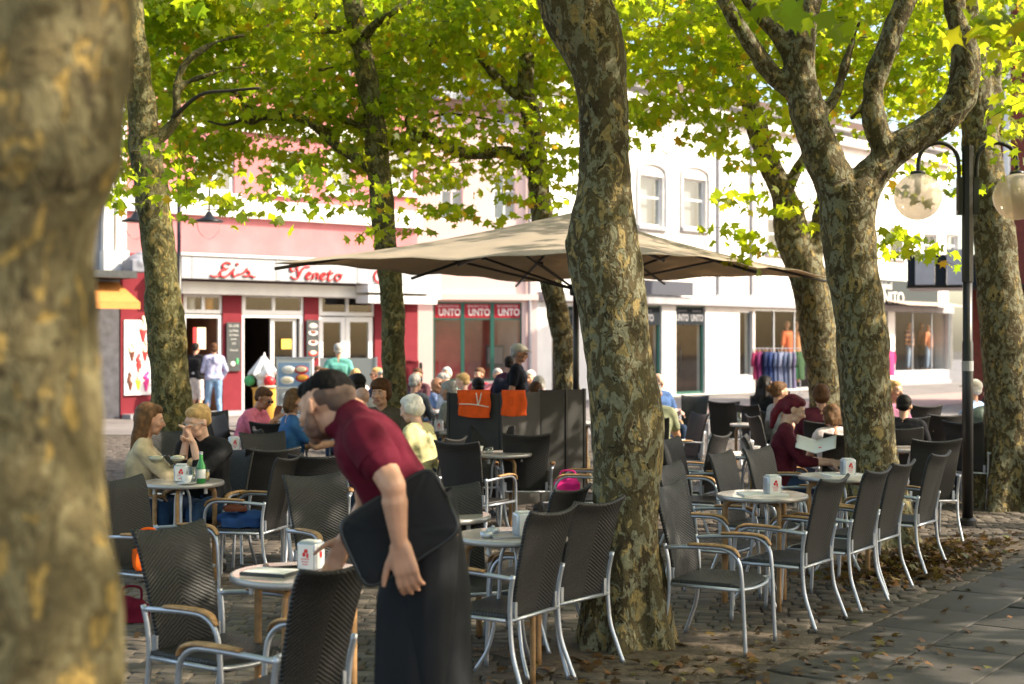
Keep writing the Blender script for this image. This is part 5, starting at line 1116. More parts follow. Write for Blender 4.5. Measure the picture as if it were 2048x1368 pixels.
def person(label, loc, face, pose='sit', top=(.5,.5,.5), bot=(.03,.05,.10), hair=('short','brown'), skin='skin', lean=0, twist=0, sleeve='short', hands=None, hyaw=0, hpitch=0, htilt=0, sc=1.0,
           vox=.013, shorts=False, glasses=None, extra=None, hipz=None, legs=None, shoe=(.05,.05,.05), belly=0, female=False, rootz=0, earr=None, beard=False, feet=None, split=None):
    r_=empty('person',(loc[0],loc[1],rootz),R(face-90),label,'person','people on the terrace' if pose=='sit' else None)
    if pose!='sit': r_['group']='people standing about'
    hz = hipz if hipz is not None else (.50 if pose=='sit' else .93*sc)
    Rt = rz3(twist)@rx(-lean)
    hip=Vector((0,-.06 if pose=='sit' else 0,hz))
    T=lambda x,y,z: hip+Rt@(Vector((x,y,z))*sc)
    sw=.175 if female else .195; cr=.105 if female else .118
    b=MB(); sh=MB(); tr=MB(); so2=MB()
    k_=.013
    # torso
    def torso(mb, e, lo=0.0):
        mb.cone(T(-.085,0,.03),(.115+e)*sc,T(.085,0,.03),(.115+e)*sc)
        mb.cone(T(-.055,.01+belly*.3,.20),(.112+e+belly*.5)*sc,T(.055,.01+belly*.3,.20),(.112+e+belly*.5)*sc)
        mb.cone(T(-.075,0,.36),(cr+e)*sc,T(.075,0,.36),(cr+e)*sc)
        for sd in (-1,1):
            mb.cone(T(sd*.08,0,.03),(.11+e)*sc,T(sd*.055,.01,.2),(.11+e)*sc); mb.cone(T(sd*.055,.01,.20),(.112+e)*sc,T(sd*.085,0,.36),(cr+e)*sc)
            mb.cone(T(sd*.085,0,.36),(cr-.01+e)*sc,T(sd*(sw-.03),0,.455),(.062+e)*sc); mb.cone(T(sd*.03,0,.49),(.055+e*.7)*sc,T(sd*(sw-.02),0,.462),(.058+e)*sc)
            if female: mb.ell(T(sd*.075,.085,.33),((.06+e)*sc,)*3)
    torso(b,-.008); torso(sh,k_)
    b.cone(T(0,-.01,.46),.056*sc,T(0,.005,.56),.050*sc)
    # head
    HR = Rt@rz3(hyaw)@ry(htilt)@rx(-hpitch)
    hc = T(0,.0,.555)+HR@(Vector((0,.022,.115))*sc)
    hs=1.0*sc
    h_=lambda x,y,z: hc+HR@(Vector((x,y,z))*hs)
    b.cone(T(0,0,.53),.050*sc,h_(0,-.015,-.05),.052*hs)
    b.ell(h_(0,-.018,.035),(.078*hs,.098*hs,.088*hs),HR); b.ell(h_(0,.028,.0),(.066*hs,.066*hs,.088*hs),HR); b.cone(h_(-.025,.045,-.068),.034*hs,h_(.025,.045,-.068),.034*hs)
    b.cone(h_(0,.062,-.088),.022*hs,h_(0,.055,-.07),.03*hs); b.cone(h_(0,.088,.012),.008*hs,h_(0,.112,-.024),.0125*hs); b.cone(h_(-.012,.096,-.028),.009*hs,h_(.012,.096,-.028),.009*hs)
    b.cone(h_(-.016,.086,-.052),.0085*hs,h_(.016,.086,-.052),.0085*hs); b.cone(h_(-.036,.078,.03),.012*hs,h_(.036,.078,.03),.012*hs)
    for sd in (-1,1): b.ell(h_(sd*.044,.062,-.022),(.022*hs,)*3); b.ell(h_(sd*.079,-.004,-.002),(.011*hs,.020*hs,.031*hs),HR)
    # arms
    L1,L2=.285*sc,.255*sc
    hd = hands or (dict(sit=((-.14,.36,.245),(.14,.38,.245)),stand=((-.24,.06,-.02),(.24,.06,-.02)))[pose if pose in ('sit','stand') else 'stand'])
    invR = None
    for i,sd in enumerate((-1,1)):
        s0=T(sd*sw,0,.445); tgt=Vector(hd[i]) if len(hd[i])==3 else Vector(hd[i][:3])
        tgt=hip+Vector((tgt.x,tgt.y,tgt.z))*sc
        hint=Vector((sd*.5,-.55,-.75)); el,wr=ik(s0,tgt,L1,L2,hint)
        b.cone(s0,.050*sc,el,.040*sc); b.cone(el,.041*sc,wr,.027*sc); fd=(wr-el).normalized()
        hand(b,wr,(fd+Vector((0,.25,-.1))).normalized() if pose=='sit' else fd,Vector((-sd*.7,.1,-.7)) if pose=='sit' else Vector((-sd,0,0)),1 if i==0 else -1,sc,.55)
        sl={'short':.60,'none':.0,'long':1.0,'three':1.0}[sleeve]
        if sl>0: sh.cone(s0,.066*sc,s0+(el-s0)*sl,(.060 if sl<1 else .054)*sc)
        if sleeve in('long','three'): sh.cone(el,.053*sc,el+(wr-el)*(.95 if sleeve=='long' else .45),.040*sc)
    # legs
    if pose=='sit':
        kn=[Vector((sd*.13,.37,hz-.0+.0))*1 for sd in (-1,1)]; kn=[Vector((k.x*sc,(hip.y+.44*sc),hz+.005)) for k in kn]; an=[Vector((sd*.12*sc,hip.y+.44*sc+.02,.09)) for sd in (-1,1)]
        if legs=='crossed': an[0]=Vector((.16*sc,hip.y+.62*sc,.28)); kn[0]=Vector((-.02,hip.y+.43*sc,hz+.10))
        if legs=='back': an=[Vector((sd*.12,hip.y+.25,.10)) for sd in (-1,1)]
    else:
        fs=feet or ((-.10,.02),(.10,-.04)); an=[Vector((f[0],f[1],.085)) for f in fs]; kn=[]
        for sd,a_ in zip((-1,1),an):
            h0=hip+Vector((sd*.09*sc,0,-.02)); k1,_=ik(h0,a_,.435*sc,.415*sc,Vector((0,1,0))); kn.append(k1)
    for i,sd in enumerate((-1,1)):
        h0=hip+Vector((sd*.09*sc,0,-.01)); k0,a0=kn[i],an[i]
        b.cone(h0,.083*sc,k0,.055*sc); b.cone(k0,.055*sc,a0,.036*sc); cm_=k0.lerp(a0,.3); b.cone(cm_+Vector((0,-.015,0)),.052*sc,a0,.034*sc); ft=Vector((0,.17,-.045))*sc; b.cone(a0+Vector((0,-.01,-.035)),.034*sc,a0+ft,.026*sc)
        tr.cone(h0,.105*sc,k0,.072*sc)
        if not shorts: tr.cone(k0,.071*sc,k0.lerp(a0,.93),.054*sc)
        else: tr.cone(k0,.074*sc,k0.lerp(a0,.06),.074*sc)
        so2.cone(a0+Vector((0,-.02,-.035)),.045*sc,a0+ft*1.05+Vector((0,0,.006)),.036*sc); so2.cone(a0,.042*sc,a0+Vector((0,.08,-.035)),.04*sc)
    tr.cone(hip+Vector((-.075*sc,0,.02)),.125*sc,hip+Vector((.075*sc,0,.02)),.125*sc); tr.cone(T(-.06,0,.08),.118*sc,T(.06,0,.08),.118*sc)
    body=fuse(b,'body',Mt[skin],r_,min(vox,.010),sm=3,fac=.4)
    wrk=lambda p:.007*noise.noise(Vector((p.x*9,p.y*9,p.z*14)))+.003*noise.noise(p*30)
    shirt=fuse(sh,'shirt',cloth(top),r_,vox,sm=4,disp=wrk); fuse(tr,'trousers' if not shorts else 'shorts',cloth(bot),r_,vox,sm=4,disp=wrk); 
    s_=fuse(so2,'shoes',cloth(shoe),r_,vox,sm=2)
    # hair
    hk,hcol=hair; hm=HAIR.get(hcol,HAIR['mid']); hb=MB()
    nz=lambda p:.004*noise.noise(Vector((p.x*40,p.y*40,p.z*14)))+.003*noise.noise(Vector((p.x*110,p.y*110,p.z*30)))
    if hk!='bald':
        hb.ell(h_(0,-.030,.048),(.086*hs,.098*hs,.088*hs),HR); hb.ell(h_(0,.018,.082),(.068*hs,.062*hs,.045*hs),HR)
        if hk in('short',):
            hb.ell(h_(0,-.06,-.01),(.070*hs,.058*hs,.05*hs),HR)
        if hk in('full','mop','wavy'):
            hb.ell(h_(0,-.055,-.01),(.088*hs,.075*hs,.075*hs),HR)
            for sd in (-1,1): hb.ell(h_(sd*.072,-.02,.01),(.026*hs,.05*hs,.055*hs),HR)
        if hk=='mop': hb.ell(h_(0,.055,.075),(.075*hs,.045*hs,.032*hs),HR); hb.ell(h_(0,-.01,.075),(.098*hs,.105*hs,.07*hs),HR)
        if hk in('long','bob'):
            hb.ell(h_(0,-.045,.01),(.094*hs,.085*hs,.10*hs),HR)
            ln=-.30 if hk=='long' else -.10
            for x_ in (-.06,-.02,.02,.06): hb.cone(h_(x_,-.065,.0),.046*hs,h_(x_*1.15,-.075,ln*.5),.044*hs); hb.cone(h_(x_*1.15,-.075,ln*.5),.044*hs,h_(x_*.9,-.07,ln),.028*hs)
            for sd in (-1,1): hb.cone(h_(sd*.078,-.01,.04),.024*hs,h_(sd*.084,-.02,-.08 if hk=='bob' else -.12),.026*hs)
        if hk=='bun': hb.ell(h_(0,-.13,.04),(.042*hs,)*3); hb.ell(h_(0,-.05,.0),(.082*hs,.065*hs,.06*hs),HR)
        if hk=='pony':
            hb.ell(h_(0,-.05,.0),(.084*hs,.068*hs,.07*hs),HR); hb.cone(h_(0,-.12,.02),.038*hs,h_(.01,-.14,-.10),.042*hs); hb.cone(h_(.01,-.14,-.10),.042*hs,h_(.0,-.12,-.22),.02*hs)
        fuse(hb,'hair',hm,r_,min(vox,.009),sm=3,disp=nz)
    else:
        if hcol!='none':
            for sd in (-1,1): hb.ell(h_(sd*.066,-.035,.005),(.018*hs,.05*hs,.04*hs),HR)
            hb.ell(h_(0,-.085,-.005),(.066*hs,.034*hs,.042*hs),HR); fuse(hb,'hair',hm,r_,.009,sm=2)
    HM=Matrix.Translation(hc)@HR.to_4x4()
    ex=MB(); 
    for sd in (-1,1): ex.ell(h_(sd*.031,.0825,.008),(.0135*hs,.010*hs,.0075*hs),HR,10,6)
    ex.build('eyes',mat('eye_white',(.55,.5,.47),.3) if 'eye' not in Mt else Mt['eye'],body,True)
    pu=MB(); [pu.ell(h_(sd*.031,.0905,.008),(.0055*hs,.004*hs,.0055*hs),HR,8,5) for sd in (-1,1)]; pu.build('pupils',Mt['black'],body,True)
    lp_=MB().cone(h_(-.019,.090,-.052),.0058*hs,h_(.019,.090,-.052),.0058*hs,8,2); lp_.build('lips',Mt.get('lips'),body,True)
    br=MB(); [br.cone(h_(sd*.018,.089,.030),.0042*hs,h_(sd*.045,.080,.031),.0035*hs,6,2) for sd in (-1,1)]; br.build('eyebrows',hm if hcol!='none' else HAIR['mid'],body,True)
    if beard:
        q=MB(); q.cone(h_(-.036,.040,-.068),.036*hs,h_(.036,.040,-.068),.036*hs); q.cone(h_(0,.066,-.085),.026*hs,h_(0,.055,-.07),.032*hs)
        for sd in (-1,1): q.cone(h_(sd*.064,.012,-.02),.016*hs,h_(sd*.052,.03,-.055),.026*hs)
        fuse(q,'beard',HAIR['black'] if beard is True else HAIR[beard],r_,.007,sm=2)
    if glasses:
        gm=MB(); 
        for sd in (-1,1):
            if glasses=='dark': gm.ell(h_(sd*.033,.099,.008),(.027*hs,.006*hs,.020*hs),HR,12,7)
            else:
                pts=[h_(sd*.033+.026*math.cos(a),.100,.006+.018*math.sin(a)) for a in np.linspace(0,2*math.pi,13)]; gm.tube(pts,.0022*hs,n=5,smoothp=False)
            gm.tube([h_(sd*.060,.098,.012),h_(sd*.078,.04,.012),h_(sd*.082,-.01,.006)],.0022*hs,n=5)
        gm.tube([h_(-.01,.102,.012),h_(.01,.102,.012)],.0025*hs,n=5); gm.build('glasses',Mt['black'] if glasses=='dark' else Mt['alu'],r_,True)
    if extra=='cap':
        c_=MB(); c_.ell(h_(0,-.015,.062),(.094*hs,.112*hs,.070*hs),HR); c_.cone(h_(-.035,.095,.055),.010,h_(-.03,.150,.040),.006); c_.cone(h_(.035,.095,.055),.010,h_(.03,.150,.040),.006); c_.cone(h_(0,.1,.057),.012,h_(0,.165,.042),.006); c_.cone(h_(-.03,.148,.042),.007,h_(.03,.148,.042),.007)
        fuse(c_,'cap',cloth((.55,.50,.42)),r_,.009,sm=2)
    if extra=='hood': fuse(MB().cone(T(-.08,-.08,.44),.05*sc,T(.08,-.08,.44),.05*sc).cone(T(0,-.12,.38),.05*sc,T(0,-.1,.46),.06*sc),'hood',cloth(top),r_,.014,sm=3)
    if extra=='backpack': fuse(MB().cone(T(-.08,-.2,.12),.11,T(-.08,-.18,.38),.08).cone(T(.08,-.2,.12),.11,T(.08,-.18,.38),.08).cone(T(-.06,-.2,.3),.1,T(.06,-.2,.3),.1),'backpack',cloth((.015,.015,.03)),r_,.016,sm=3)
    return r_,T,h_,hc,HR
Mt['eye']=mat('eye_white',(.55,.50,.47),.3); Mt['lips']=mat('lips',(.38,.11,.09),.45)
PE=[
 # label, (px,d), face, kwargs
 ('long haired woman in beige cardigan beside the foreground trunk',(288,10.75),12,dict(top=(.52,.42,.28),sleeve='long',hair=('long','mid'),female=True,lean=.12,hpitch=.05,hands=((-.02,.42,.36),(.12,.45,.36)),vox=.011)),
 ('woman in glasses with cropped blond hair and clasped hands',(412,10.85),252,dict(top=(.015,.015,.018),bot=(.02,.05,.11),sleeve='three',hair=('short','blond'),female=True,lean=.20,glasses='clear',hyaw=-.35,hpitch=.12,hands=((-.03,.30,.50),(.03,.30,.50)),skin='skin2',vox=.010)),
 ('man in pink shirt and sunglasses leaning over his table',(490,16.2),-15,dict(top=(.75,.20,.30),hair=('short','brown'),skin='skin3',lean=.42,glasses='dark',hyaw=-.1,hands=((-.05,.42,.42),(.1,.45,.36)),belly=.04)),
 ('person with bobbed fair hair in blue patterned top',(590,13.9),20,dict(top=(.04,.12,.28),hair=('bob','mid'),female=True,lean=.05,hpitch=.15,hyaw=-.35,hands=((-.1,.42,.25),(.14,.46,.26)))),
 ('dark haired man in white t-shirt seen from behind',(713,16.9),120,dict(sc=1.1,top=(.62,.58,.60),hair=('short','black'),skin='skin3',lean=.05,hyaw=.4)),
 ('person in brown jacket with thick hair looking at us',(762,14.2),262,dict(sc=1.1,top=(.10,.08,.06),sleeve='long',hair=('mop','brown'),lean=.05,hyaw=-.15,glasses=None,vox=.012)),
 ('bald man in front of the person in the brown jacket',(733,14.9),120,dict(top=(.30,.05,.06),hair=('bald','none'),lean=.25,hyaw=.2,glasses='dark',skin='skin2')),
 ('white haired person in pale yellow t-shirt behind the waiter',(838,12.6),158,dict(top=(.55,.51,.27),hair=('full','white'),lean=.15,hpitch=.15,skin='skin2',vox=.011,belly=.02)),
 ('standing woman in teal t-shirt with cropped grey hair',(677,25.2),95,dict(pose='stand',top=(.12,.36,.32),bot=(.50,.42,.33),hair=('short','grey'),female=True)),
 ('blond person in white top beyond the standing woman in teal',(713,24.2),80,dict(top=(.75,.66,.66),hair=('full','blond'),female=True,hyaw=.3)),
 ('person in red and white striped top left of the slim tree',(748,25.2),200,dict(top=(.55,.10,.10),hair=('short','blond'),glasses='dark')),
 ('seated man in pale blue shirt talking, beside the menu stand',(634,27),300,dict(top=(.35,.42,.55),hair=('short','brown'),lean=.1,hands=((-.1,.3,.3),(.05,.28,.52)))),
 ('grey haired man in charcoal jumper right of the slim tree',(826,20.2),60,dict(top=(.09,.10,.12),sleeve='long',hair=('short','grey'),lean=.15)),
 ('person in dark top between the slim tree and blue shirted man',(832,24.6),240,dict(top=(.10,.04,.05),hair=('short','brown'))),
 ('grey haired man in light blue shirt at the paper covered table',(872,21.7),-20,dict(top=(.25,.33,.58),hair=('short','grey'),lean=.25,hands=((-.1,.4,.3),(.1,.45,.26)),belly=.03)),
 ('balding tanned man leaning over the newspapers',(903,21.2),200,dict(top=(.55,.55,.60),hair=('bald','brown'),skin='skin3',lean=.35,hpitch=.35)),
 ('blond man in blue shirt facing the light blue shirted man',(932,21.0),165,dict(top=(.22,.28,.50),hair=('short','blond'),lean=.15,skin='skin2')),
 ('grey haired person in grey t-shirt just left of the blankets',(914,17.4),150,dict(top=(.30,.30,.28),hair=('short','grey'),lean=.25,hands=((-.12,.36,.22),(.12,.40,.22)))),
 ('standing man in black polo and beige cap behind the wind screen',(1034,18.4),-8,dict(pose='stand',top=(.008,.009,.016),bot=(.55,.42,.36),hair=('short','grey'),extra='cap',skin='skin3',belly=.05,glasses='dark',hpitch=.1,hands=((-.22,.14,.0),(.25,.10,-.04)),sc=1.0)),
 ('person in dark plum jacket with backpack behind the capped man',(1020,19.9),60,dict(pose='stand',top=(.07,.02,.05),sleeve='long',hair=('short','black'),extra='backpack',sc=.90)),
 ('small grey haired person with pink top left of the backpack',(995,24.5),280,dict(top=(.60,.20,.25),hair=('short','grey'),lean=.1)),
 ('white haired person in rosy top right of the capped man',(1061,23.0),250,dict(top=(.70,.42,.42),hair=('short','white'),lean=.1)),
 ('fair haired person behind the wind screen post',(1077,19.2),90,dict(top=(.30,.28,.26),hair=('full','grey'))),
 ('brown haired person with head just above the wind screen',(1073,17.2),80,dict(top=(.08,.07,.07),hair=('short','brown'),sc=.97)),
 ('man in black t-shirt and white shorts queuing at the cafe door',(391,32.6),75,dict(pose='stand',top=(.012,.012,.014),bot=(.66,.60,.58),shorts=True,hair=('short','black'),hands=((-.2,.22,.16),(.22,.2,.1)),shoe=(.7,.7,.7))),
 ('woman in lavender hoodie and ripped blue jeans at the cafe door',(428,32.0),110,dict(pose='stand',top=(.42,.42,.60),bot=(.20,.32,.50),sleeve='long',hair=('full','brown'),extra='hood',female=True,feet=((-.14,.1),(.12,-.1)),hands=((-.15,.28,.15),(.2,.1,.0)),shoe=(.6,.6,.6))),
 ('grey haired man in khaki top right of the central trunk',(1309,16.0),75,dict(top=(.26,.28,.18),hair=('short','grey'),lean=.05)),
 ('bald person in blue behind the grey haired khaki man',(1320,20.6),-60,dict(top=(.06,.12,.28),hair=('bald','none'),skin='skin2')),
 ('black haired woman in black seated in the sunlit street',(1532,19.3),35,dict(top=(.012,.012,.014),sleeve='long',hair=('long','black'),female=True,lean=.05)),
 ('woman in grey tank top with bun and dark sunglasses',(1565,16.3),10,dict(top=(.42,.44,.46),sleeve='none',hair=('bun','mid'),female=True,glasses='dark',hpitch=.05,vox=.011)),
 ('maroon clad person with dark brown hair, back to us',(1641,15.4),85,dict(top=(.10,.02,.035),hair=('full','brown'),sleeve='long')),
 ('woman with wine red hair reading a menu card',(1574,12.6),-12,dict(top=(.075,.008,.018),sleeve='three',hair=('pony','wine'),female=True,lean=.10,hpitch=.30,hands=((-.02,.40,.20),(.14,.44,.20)),vox=.009,skin='skin2')),
 ('small girl with brown bob and white t-shirt beside the reader',(1662,13.4),100,dict(top=(.72,.62,.62),hair=('bob','mid'),female=True,sc=.84,hpitch=.25,hyaw=.25)),
 ('blond person in mauve seated behind the biggest trunk',(1794,16.8),-50,dict(top=(.45,.18,.30),hair=('full','blond'),female=True)),
 ('person in black jacket hidden behind the biggest trunk',(1806,14.3),70,dict(top=(.012,.012,.016),sleeve='long',hair=('short','black'),sc=.92,lean=.25)),
 ('person in blue and white stripes with white cap by lamp post',(1938,17.2),140,dict(top=(.28,.40,.60),hair=('short','white'),extra='cap')),
 ('dark haired man in grey green shirt left of the right hand tree',(1977,15.8),105,dict(top=(.22,.27,.24),hair=('short','brown'),sleeve='long',hyaw=-.4,vox=.012)),
 ('person in black top behind the man in grey green shirt',(1986,19.5),200,dict(top=(.02,.02,.03),hair=('short','black'),skin='skin3')),
 ('person in white shirt between the menu stand and standing teal woman',(655,24.8),30,dict(top=(.6,.58,.55),hair=('full','brown'),female=True)),
 ('man in navy top beside the far red and white striped person',(762,22.5),250,dict(top=(.03,.05,.13),hair=('short','grey'))),
 ('person in mint top behind the newspaper table',(892,25.5),260,dict(top=(.35,.55,.48),hair=('full','white'),female=True)),
 ('person in red top far behind the blond man in blue',(955,25.0),230,dict(top=(.50,.06,.08),hair=('short','mid'))),
 ('person in navy shirt seated before the wind screen edge',(960,18.6),110,dict(top=(.03,.04,.10),hair=('short','black'),lean=.2)),
]
WHO={}
for lb,(px,d),fc,kw in PE:
    x=X(px,d); out=person(lb,(x,d),fc,**kw); WHO[lb.split()[0]+lb.split()[1]]=out
    if kw.get('pose','sit')=='sit':
        near=min(((c[0]-x)**2+(c[1]-d)**2) for c in CH)
        c_=chair(x-.03*math.cos(R(fc)),d-.03*math.sin(R(fc)),fc,'wicker armchair that seats the '+lb.replace('small ','')[:200]) if True else None
        wds=c_['label'].split(); c_['label']=' '.join(wds[:16])
# the menu card the reading woman holds
cx_,cy_=X(1632,12.35),12.35; r_=empty('menu_card',(cx_,cy_,Z(905,12.35)),R(-15),'printed menu card held open by the woman with wine red hair','menu card')
MB().grid(lambda a,b_:((a-.5)*.34,(b_-.5)*.20,.05*abs(a-.5)*2+.10*b_),10,4).build('card',Mt['card'],r_,True).modifiers.new('t','SOLIDIFY').thickness=.002
MB().ell((.04,-.02,.045),(.02,.02,.006)).build('red_emblem',Mt['redp'],r_,True)
bake_all()
# ------------------------------------------------------------------ the waiter (own skeleton, near the camera)
WD=5.1; wx=X(862,WD)
wt=empty('person',(wx,WD,0),0,'waiter in maroon polo and long black apron bending over, facing left','person','people standing about')
def W(px,py,dy=0): d=WD+dy; return Vector((X(px,d)-wx,dy,Z(py,d)))
hipc=W(856,1075); neck=W(702,828,.02); shc=W(727,868)
b=MB(); sh=MB()
lat=Vector((-.12,1,0)).normalized()            # far side direction (facing left and a little away)
def tor(mb,e,low=True):
    if low: mb.cone(hipc-lat*.085,.115+e,hipc+lat*.085,.115+e)
    wa=W(797,988); mb.cone(wa-lat*.06,.120+e,wa+lat*.06,.120+e); ch=W(738,893); mb.cone(ch-lat*.085,.120+e,ch+lat*.085,.120+e)
    for s_ in (-1,1):
        (mb.cone(hipc+lat*s_*.08,.11+e,wa+lat*s_*.06,.110+e) if low else mb.cone(hipc.lerp(wa,.62)+lat*s_*.07,.112+e,wa+lat*s_*.06,.110+e)); mb.cone(wa+lat*s_*.06,.119+e,ch+lat*s_*.085,.120+e)
        mb.cone(ch+lat*s_*.08,.112+e,shc+lat*s_*.16,.062+e); mb.cone(neck+lat*s_*.03,.058+e*.4,shc+lat*s_*.165,.064+e)
tor(b,-.010); tor(sh,.010,False)
# head: pitched down, turned slightly away
hc=W(652,815,.04); fwd=Vector((-.78,.52,-.32)).normalized(); up=Vector((-.14,.22,.96)); up=(up-fwd*up.dot(fwd)).normalized(); rt=fwd.cross(up)
HR=Matrix((rt,fwd,up)).transposed(); hs=1.07; h_=lambda x,y,z: hc+HR@(Vector((x,y,z))*hs)
b.cone(neck,.064,h_(0,-.025,-.05),.060)
b.ell(h_(0,-.018,.035),(.078*hs,.100*hs,.088*hs),HR); b.ell(h_(0,.030,0),(.066*hs,.064*hs,.090*hs),HR); b.cone(h_(-.03,.045,-.068),.034,h_(.03,.045,-.068),.034); b.cone(h_(0,.066,-.088),.024,h_(0,.055,-.07),.03)
b.cone(h_(0,.088,.014),.009,h_(0,.116,-.024),.013); b.cone(h_(-.013,.098,-.028),.0095,h_(.013,.098,-.028),.0095); b.cone(h_(-.018,.087,-.052),.009,h_(.018,.087,-.052),.009); b.cone(h_(-.036,.080,.03),.013,h_(.036,.080,.03),.013)
for s_ in (-1,1): b.ell(h_(s_*.044,.062,-.022),(.023,)*3); b.ell(h_(s_*.084,-.004,-.004),(.012,.018,.031),HR); b.ell(h_(s_*.092,-.014,.008),(.006,.013,.020),HR)
# near (left) arm
S0=shc-lat*.175; EL=W(795,1000,-.27); WR=W(797,1092,-.24); EL=W(786,972,-.30); WR=W(799,1088,-.27)
b.cone(S0,.056,EL,.046); b.cone(S0.lerp(EL,.35)+Vector((.01,-.005,0)),.054,EL,.044); b.cone(EL,.044,WR,.028); b.cone(EL.lerp(WR,.25),.046,WR,.028)
hd=Vector((.24,.04,-1)).normalized(); pn=Vector((.25,1,-.05)).normalized()
def H_(mb,w,d,pn,s):
    ac=pn.cross(d).normalized()                # towards the thumb (left in the picture)
    if ac.x>0: ac=-ac
    for o_ in (-.030,-.010,.010,.030): mb.cone(w+ac*o_*.6*s,.020*s,w+(d*.082+ac*o_)*s,.0145*s,10,3)
    for k_,(o_,ls) in enumerate(zip((.031,.010,-.011,-.032),((.036,.026,.022),(.040,.030,.024),(.037,.028,.023),(.029,.021,.019)))):
        p=w+(d*.086+ac*o_)*s; dd=(d+ac*(o_*2.2+.12)).normalized(); r0=.0108*s
        for j,l_ in enumerate(ls):
            an=(.30,.55,.55)[j]+.05*k_; dd=(dd*math.cos(an)+pn*math.sin(an)).normalized(); q=p+dd*l_*1.15*s; mb.cone(p,r0,q,r0*.92,10,3); p=q; r0*=.92
    p=w+(d*.020+ac*.030)*s; dd=(d*.75+ac*.62+pn*.1).normalized()
    for l_,r0 in ((.048,.0155),(.036,.0125),(.028,.0105)): q=p+dd*l_*s; mb.cone(p,r0*s,q,r0*.9*s,10,3); p=q; dd=(dd+d*.30).normalized()
H_(b,WR+hd*.01,hd,pn,1.06)
# far arm, hanging behind the cushion and reaching to the table edge
S1=shc+lat*.175; E1=W(735,1010,.30); W1=W(690,1075,.36); b.cone(S1,.056,E1,.045); b.cone(E1,.046,W1,.030); hand(b,W1,Vector((-.4,0,-1)),Vector((0,-1,0)),1,1,.6)
# legs
for s_,fx in ((-1,.03),(1,-.08)):
    h0=hipc+lat*s_*.09; kn=Vector((hipc.x+fx-.02,h0.y,.50)); an=Vector((hipc.x+fx+.03,h0.y,.09)); b.cone(h0,.09,kn,.058); b.cone(kn,.058,an,.038); b.cone(an+Vector((.02,0,-.04)),.036,an+Vector((-.17,0,-.045)),.028)
body=fuse(b,'body',Mt['skin'],wt,.0062,sm=5,fac=.45)
sh.cone(S0,.078,S0.lerp(EL,.50),.076); sh.cone(S1,.07,S1.lerp(E1,.5),.066); sh.cone(neck,.060,h_(0,-.035,-.075),.050)
pol_m=mat('maroon_polo',(.105,.006,.020),.85,spec=.2,vary=.15,scale=10,bump=.25,bscale=30)
def fold(p): return .007*noise.noise(Vector((p.x*7+p.z*5,p.y*6,p.z*7-p.x*4)))+.004*noise.noise(p*19)
fuse(sh,'polo_shirt',pol_m,wt,.010,sm=4,disp=fold)
MB().tube([W(835,870,-.0)*0+S0.lerp(EL,.50)+Vector((0,0,0)),S0.lerp(EL,.515)],.077,n=20,smoothp=False).build('sleeve_hem',pol_m,wt,True)
# hair: dark, short on top, faded sides
hb=MB(); hb.ell(h_(0,-.018,.056),(.0775*hs,.0975*hs,.070*hs),HR); hb.ell(h_(0,.050,.076),(.058*hs,.046*hs,.036*hs),HR); hb.ell(h_(0,-.056,.046),(.074*hs,.062*hs,.054*hs),HR)
fuse(hb,'hair',mat('waiter_hair',(.006,.005,.005),.75,spec=.12,vary=.4,scale=90),wt,.006,sm=4,disp=lambda p:.003*noise.noise(p*60))
fm=mat('faded_hair',(.115,.070,.054),.8,vary=.12,scale=60); fb=MB(); fb.ell(h_(0,-.030,.026),(.0800*hs,.0925*hs,.062*hs),HR); fb.ell(h_(0,-.066,-.002),(.060*hs,.052*hs,.045*hs),HR); fuse(fb,'faded_sides',fm,wt,.006,sm=2)
bb=MB(); bb.cone(h_(-.034,.042,-.068),.0345,h_(.034,.042,-.068),.0345); bb.cone(h_(0,.070,-.088),.026,h_(0,.055,-.07),.034); [bb.cone(h_(s_*.068,.016,-.018),.014,h_(s_*.056,.03,-.055),.026) for s_ in (-1,1)]
fuse(bb,'beard',mat('stubble',(.20,.115,.085),.8,vary=.3,scale=70),wt,.006,sm=3)
e=MB(); [e.ell(h_(s_*.032,.088,.008),(.0135,.010,.0075),HR,10,6) for s_ in (-1,1)]; e.build('eyes',Mt['eye'],body,True)
e=MB(); [e.cone(h_(s_*.018,.096,.031),.005,h_(s_*.048,.084,.031),.004,6,2) for s_ in (-1,1)]; e.build('eyebrows',HAIR['black'],body,True)
e=MB(); e.cone(h_(-.02,.095,-.052),.006,h_(.02,.095,-.052),.006,8,2); e.build('lips',Mt['lips'],body,True)
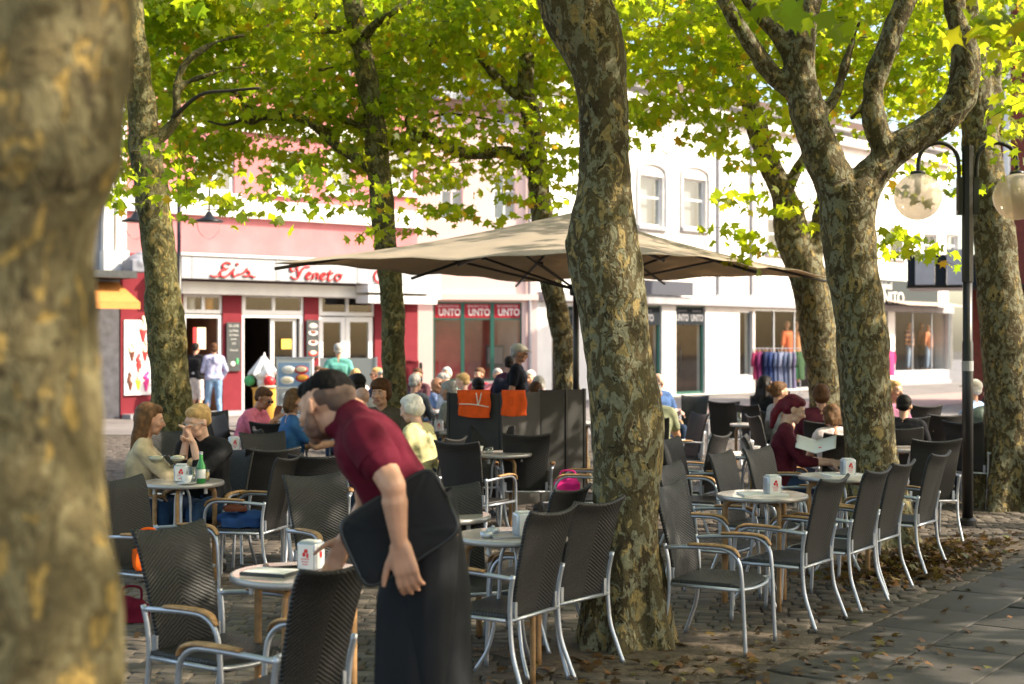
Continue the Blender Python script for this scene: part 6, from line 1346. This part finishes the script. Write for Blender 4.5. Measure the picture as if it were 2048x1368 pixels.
# apron: one wrapped skirt with folds
top=[(W(806,1020),W(884,985))]; zt_=Z(1000,WD); 
def ap(u,v):
    a=2*math.pi*u; z=(W(850,1005).z)*(1-v)+.26*v; cxp=850+v*0+ (0)*v; cx_=W(846+6*v,1000).x; rxx=.106+.052*min(1,v/.35)+.014*v; ryy=.125+.05*v; f=1+.035*v*math.sin(7*a+1.2)+.02*v*math.sin(13*a)
    return (cx_+.0+rxx*f*math.cos(a)+ -.015*v, ryy*f*math.sin(a), z+ .055*math.cos(a)*(1-v)*1.0)
MB().grid(ap,64,30).build('apron',Mt['blackcloth'],wt,True).modifiers.new('t','SOLIDIFY').thickness=.006
tb=MB()
for s_,fx in ((-1,.03),(1,-.08)):
    h0=hipc+lat*s_*.09; kn=Vector((hipc.x+fx-.02,h0.y,.50)); an=Vector((hipc.x+fx+.03,h0.y,.12)); tb.cone(h0,.108,kn,.078); tb.cone(kn,.078,an,.062)
fuse(tb,'trousers',Mt['blackcloth'],wt,.014,sm=3)
s2=MB()
for s_,fx in ((-1,.03),(1,-.08)):
    h0=hipc+lat*s_*.09; an=Vector((hipc.x+fx+.03,h0.y,.09)); s2.cone(an+Vector((.03,0,-.04)),.046,an+Vector((-.18,0,-.045)),.036)
fuse(s2,'shoes',Mt['black'],wt,.012,sm=2)
# the black cushion he carries under the arm
cu=empty('seat_cushion',(0,WD,0),0,'flat black square cushion carried under the waiter\'s arm','cushion')
c4=[P(672,1047,WD-.20),P(862,930,WD-.16),P(924,1062,WD-.20),P(735,1184,WD-.23)]; ctrc=sum(c4,Vector())/4; cu.location=ctrc
ux=((c4[1]-c4[0])+(c4[2]-c4[3]))/4; uy=((c4[3]-c4[0])+(c4[2]-c4[1]))/4; nz_=ux.cross(uy).normalized()
if nz_.y>0: nz_=-nz_
def csh(off,thk,infl):
    def f(u,v):
        a=2*math.pi*u; ca,sa=math.cos(a),math.sin(a); e_=.30; X_=math.copysign(abs(ca)**e_,ca); Y_=math.copysign(abs(sa)**e_,sa)
        r=min(1,v*1.0); th=thk*(1-(r**6))*1.0+ .004; return (ux*X_+uy*Y_)*r*infl+nz_*(off*th)+nz_*off*.004*noise.noise(Vector((ca*r*3,sa*r*3,off)))
    return f
mb=MB(); mb.grid(csh(1,.016,1),72,16); mb.grid(csh(-1,.016,1),72,16); mb.build('cover',Mt['blackcloth'],cu,True)
ring=[]; 
for i in range(73):
    a=2*math.pi*i/72; ca,sa=math.cos(a),math.sin(a); ring.append(ux*math.copysign(abs(ca)**.3,ca)+uy*math.copysign(abs(sa)**.3,sa))
MB().tube(ring,.008,n=8,smoothp=False).build('piping',Mt['black'],cu,True)
bake_all()
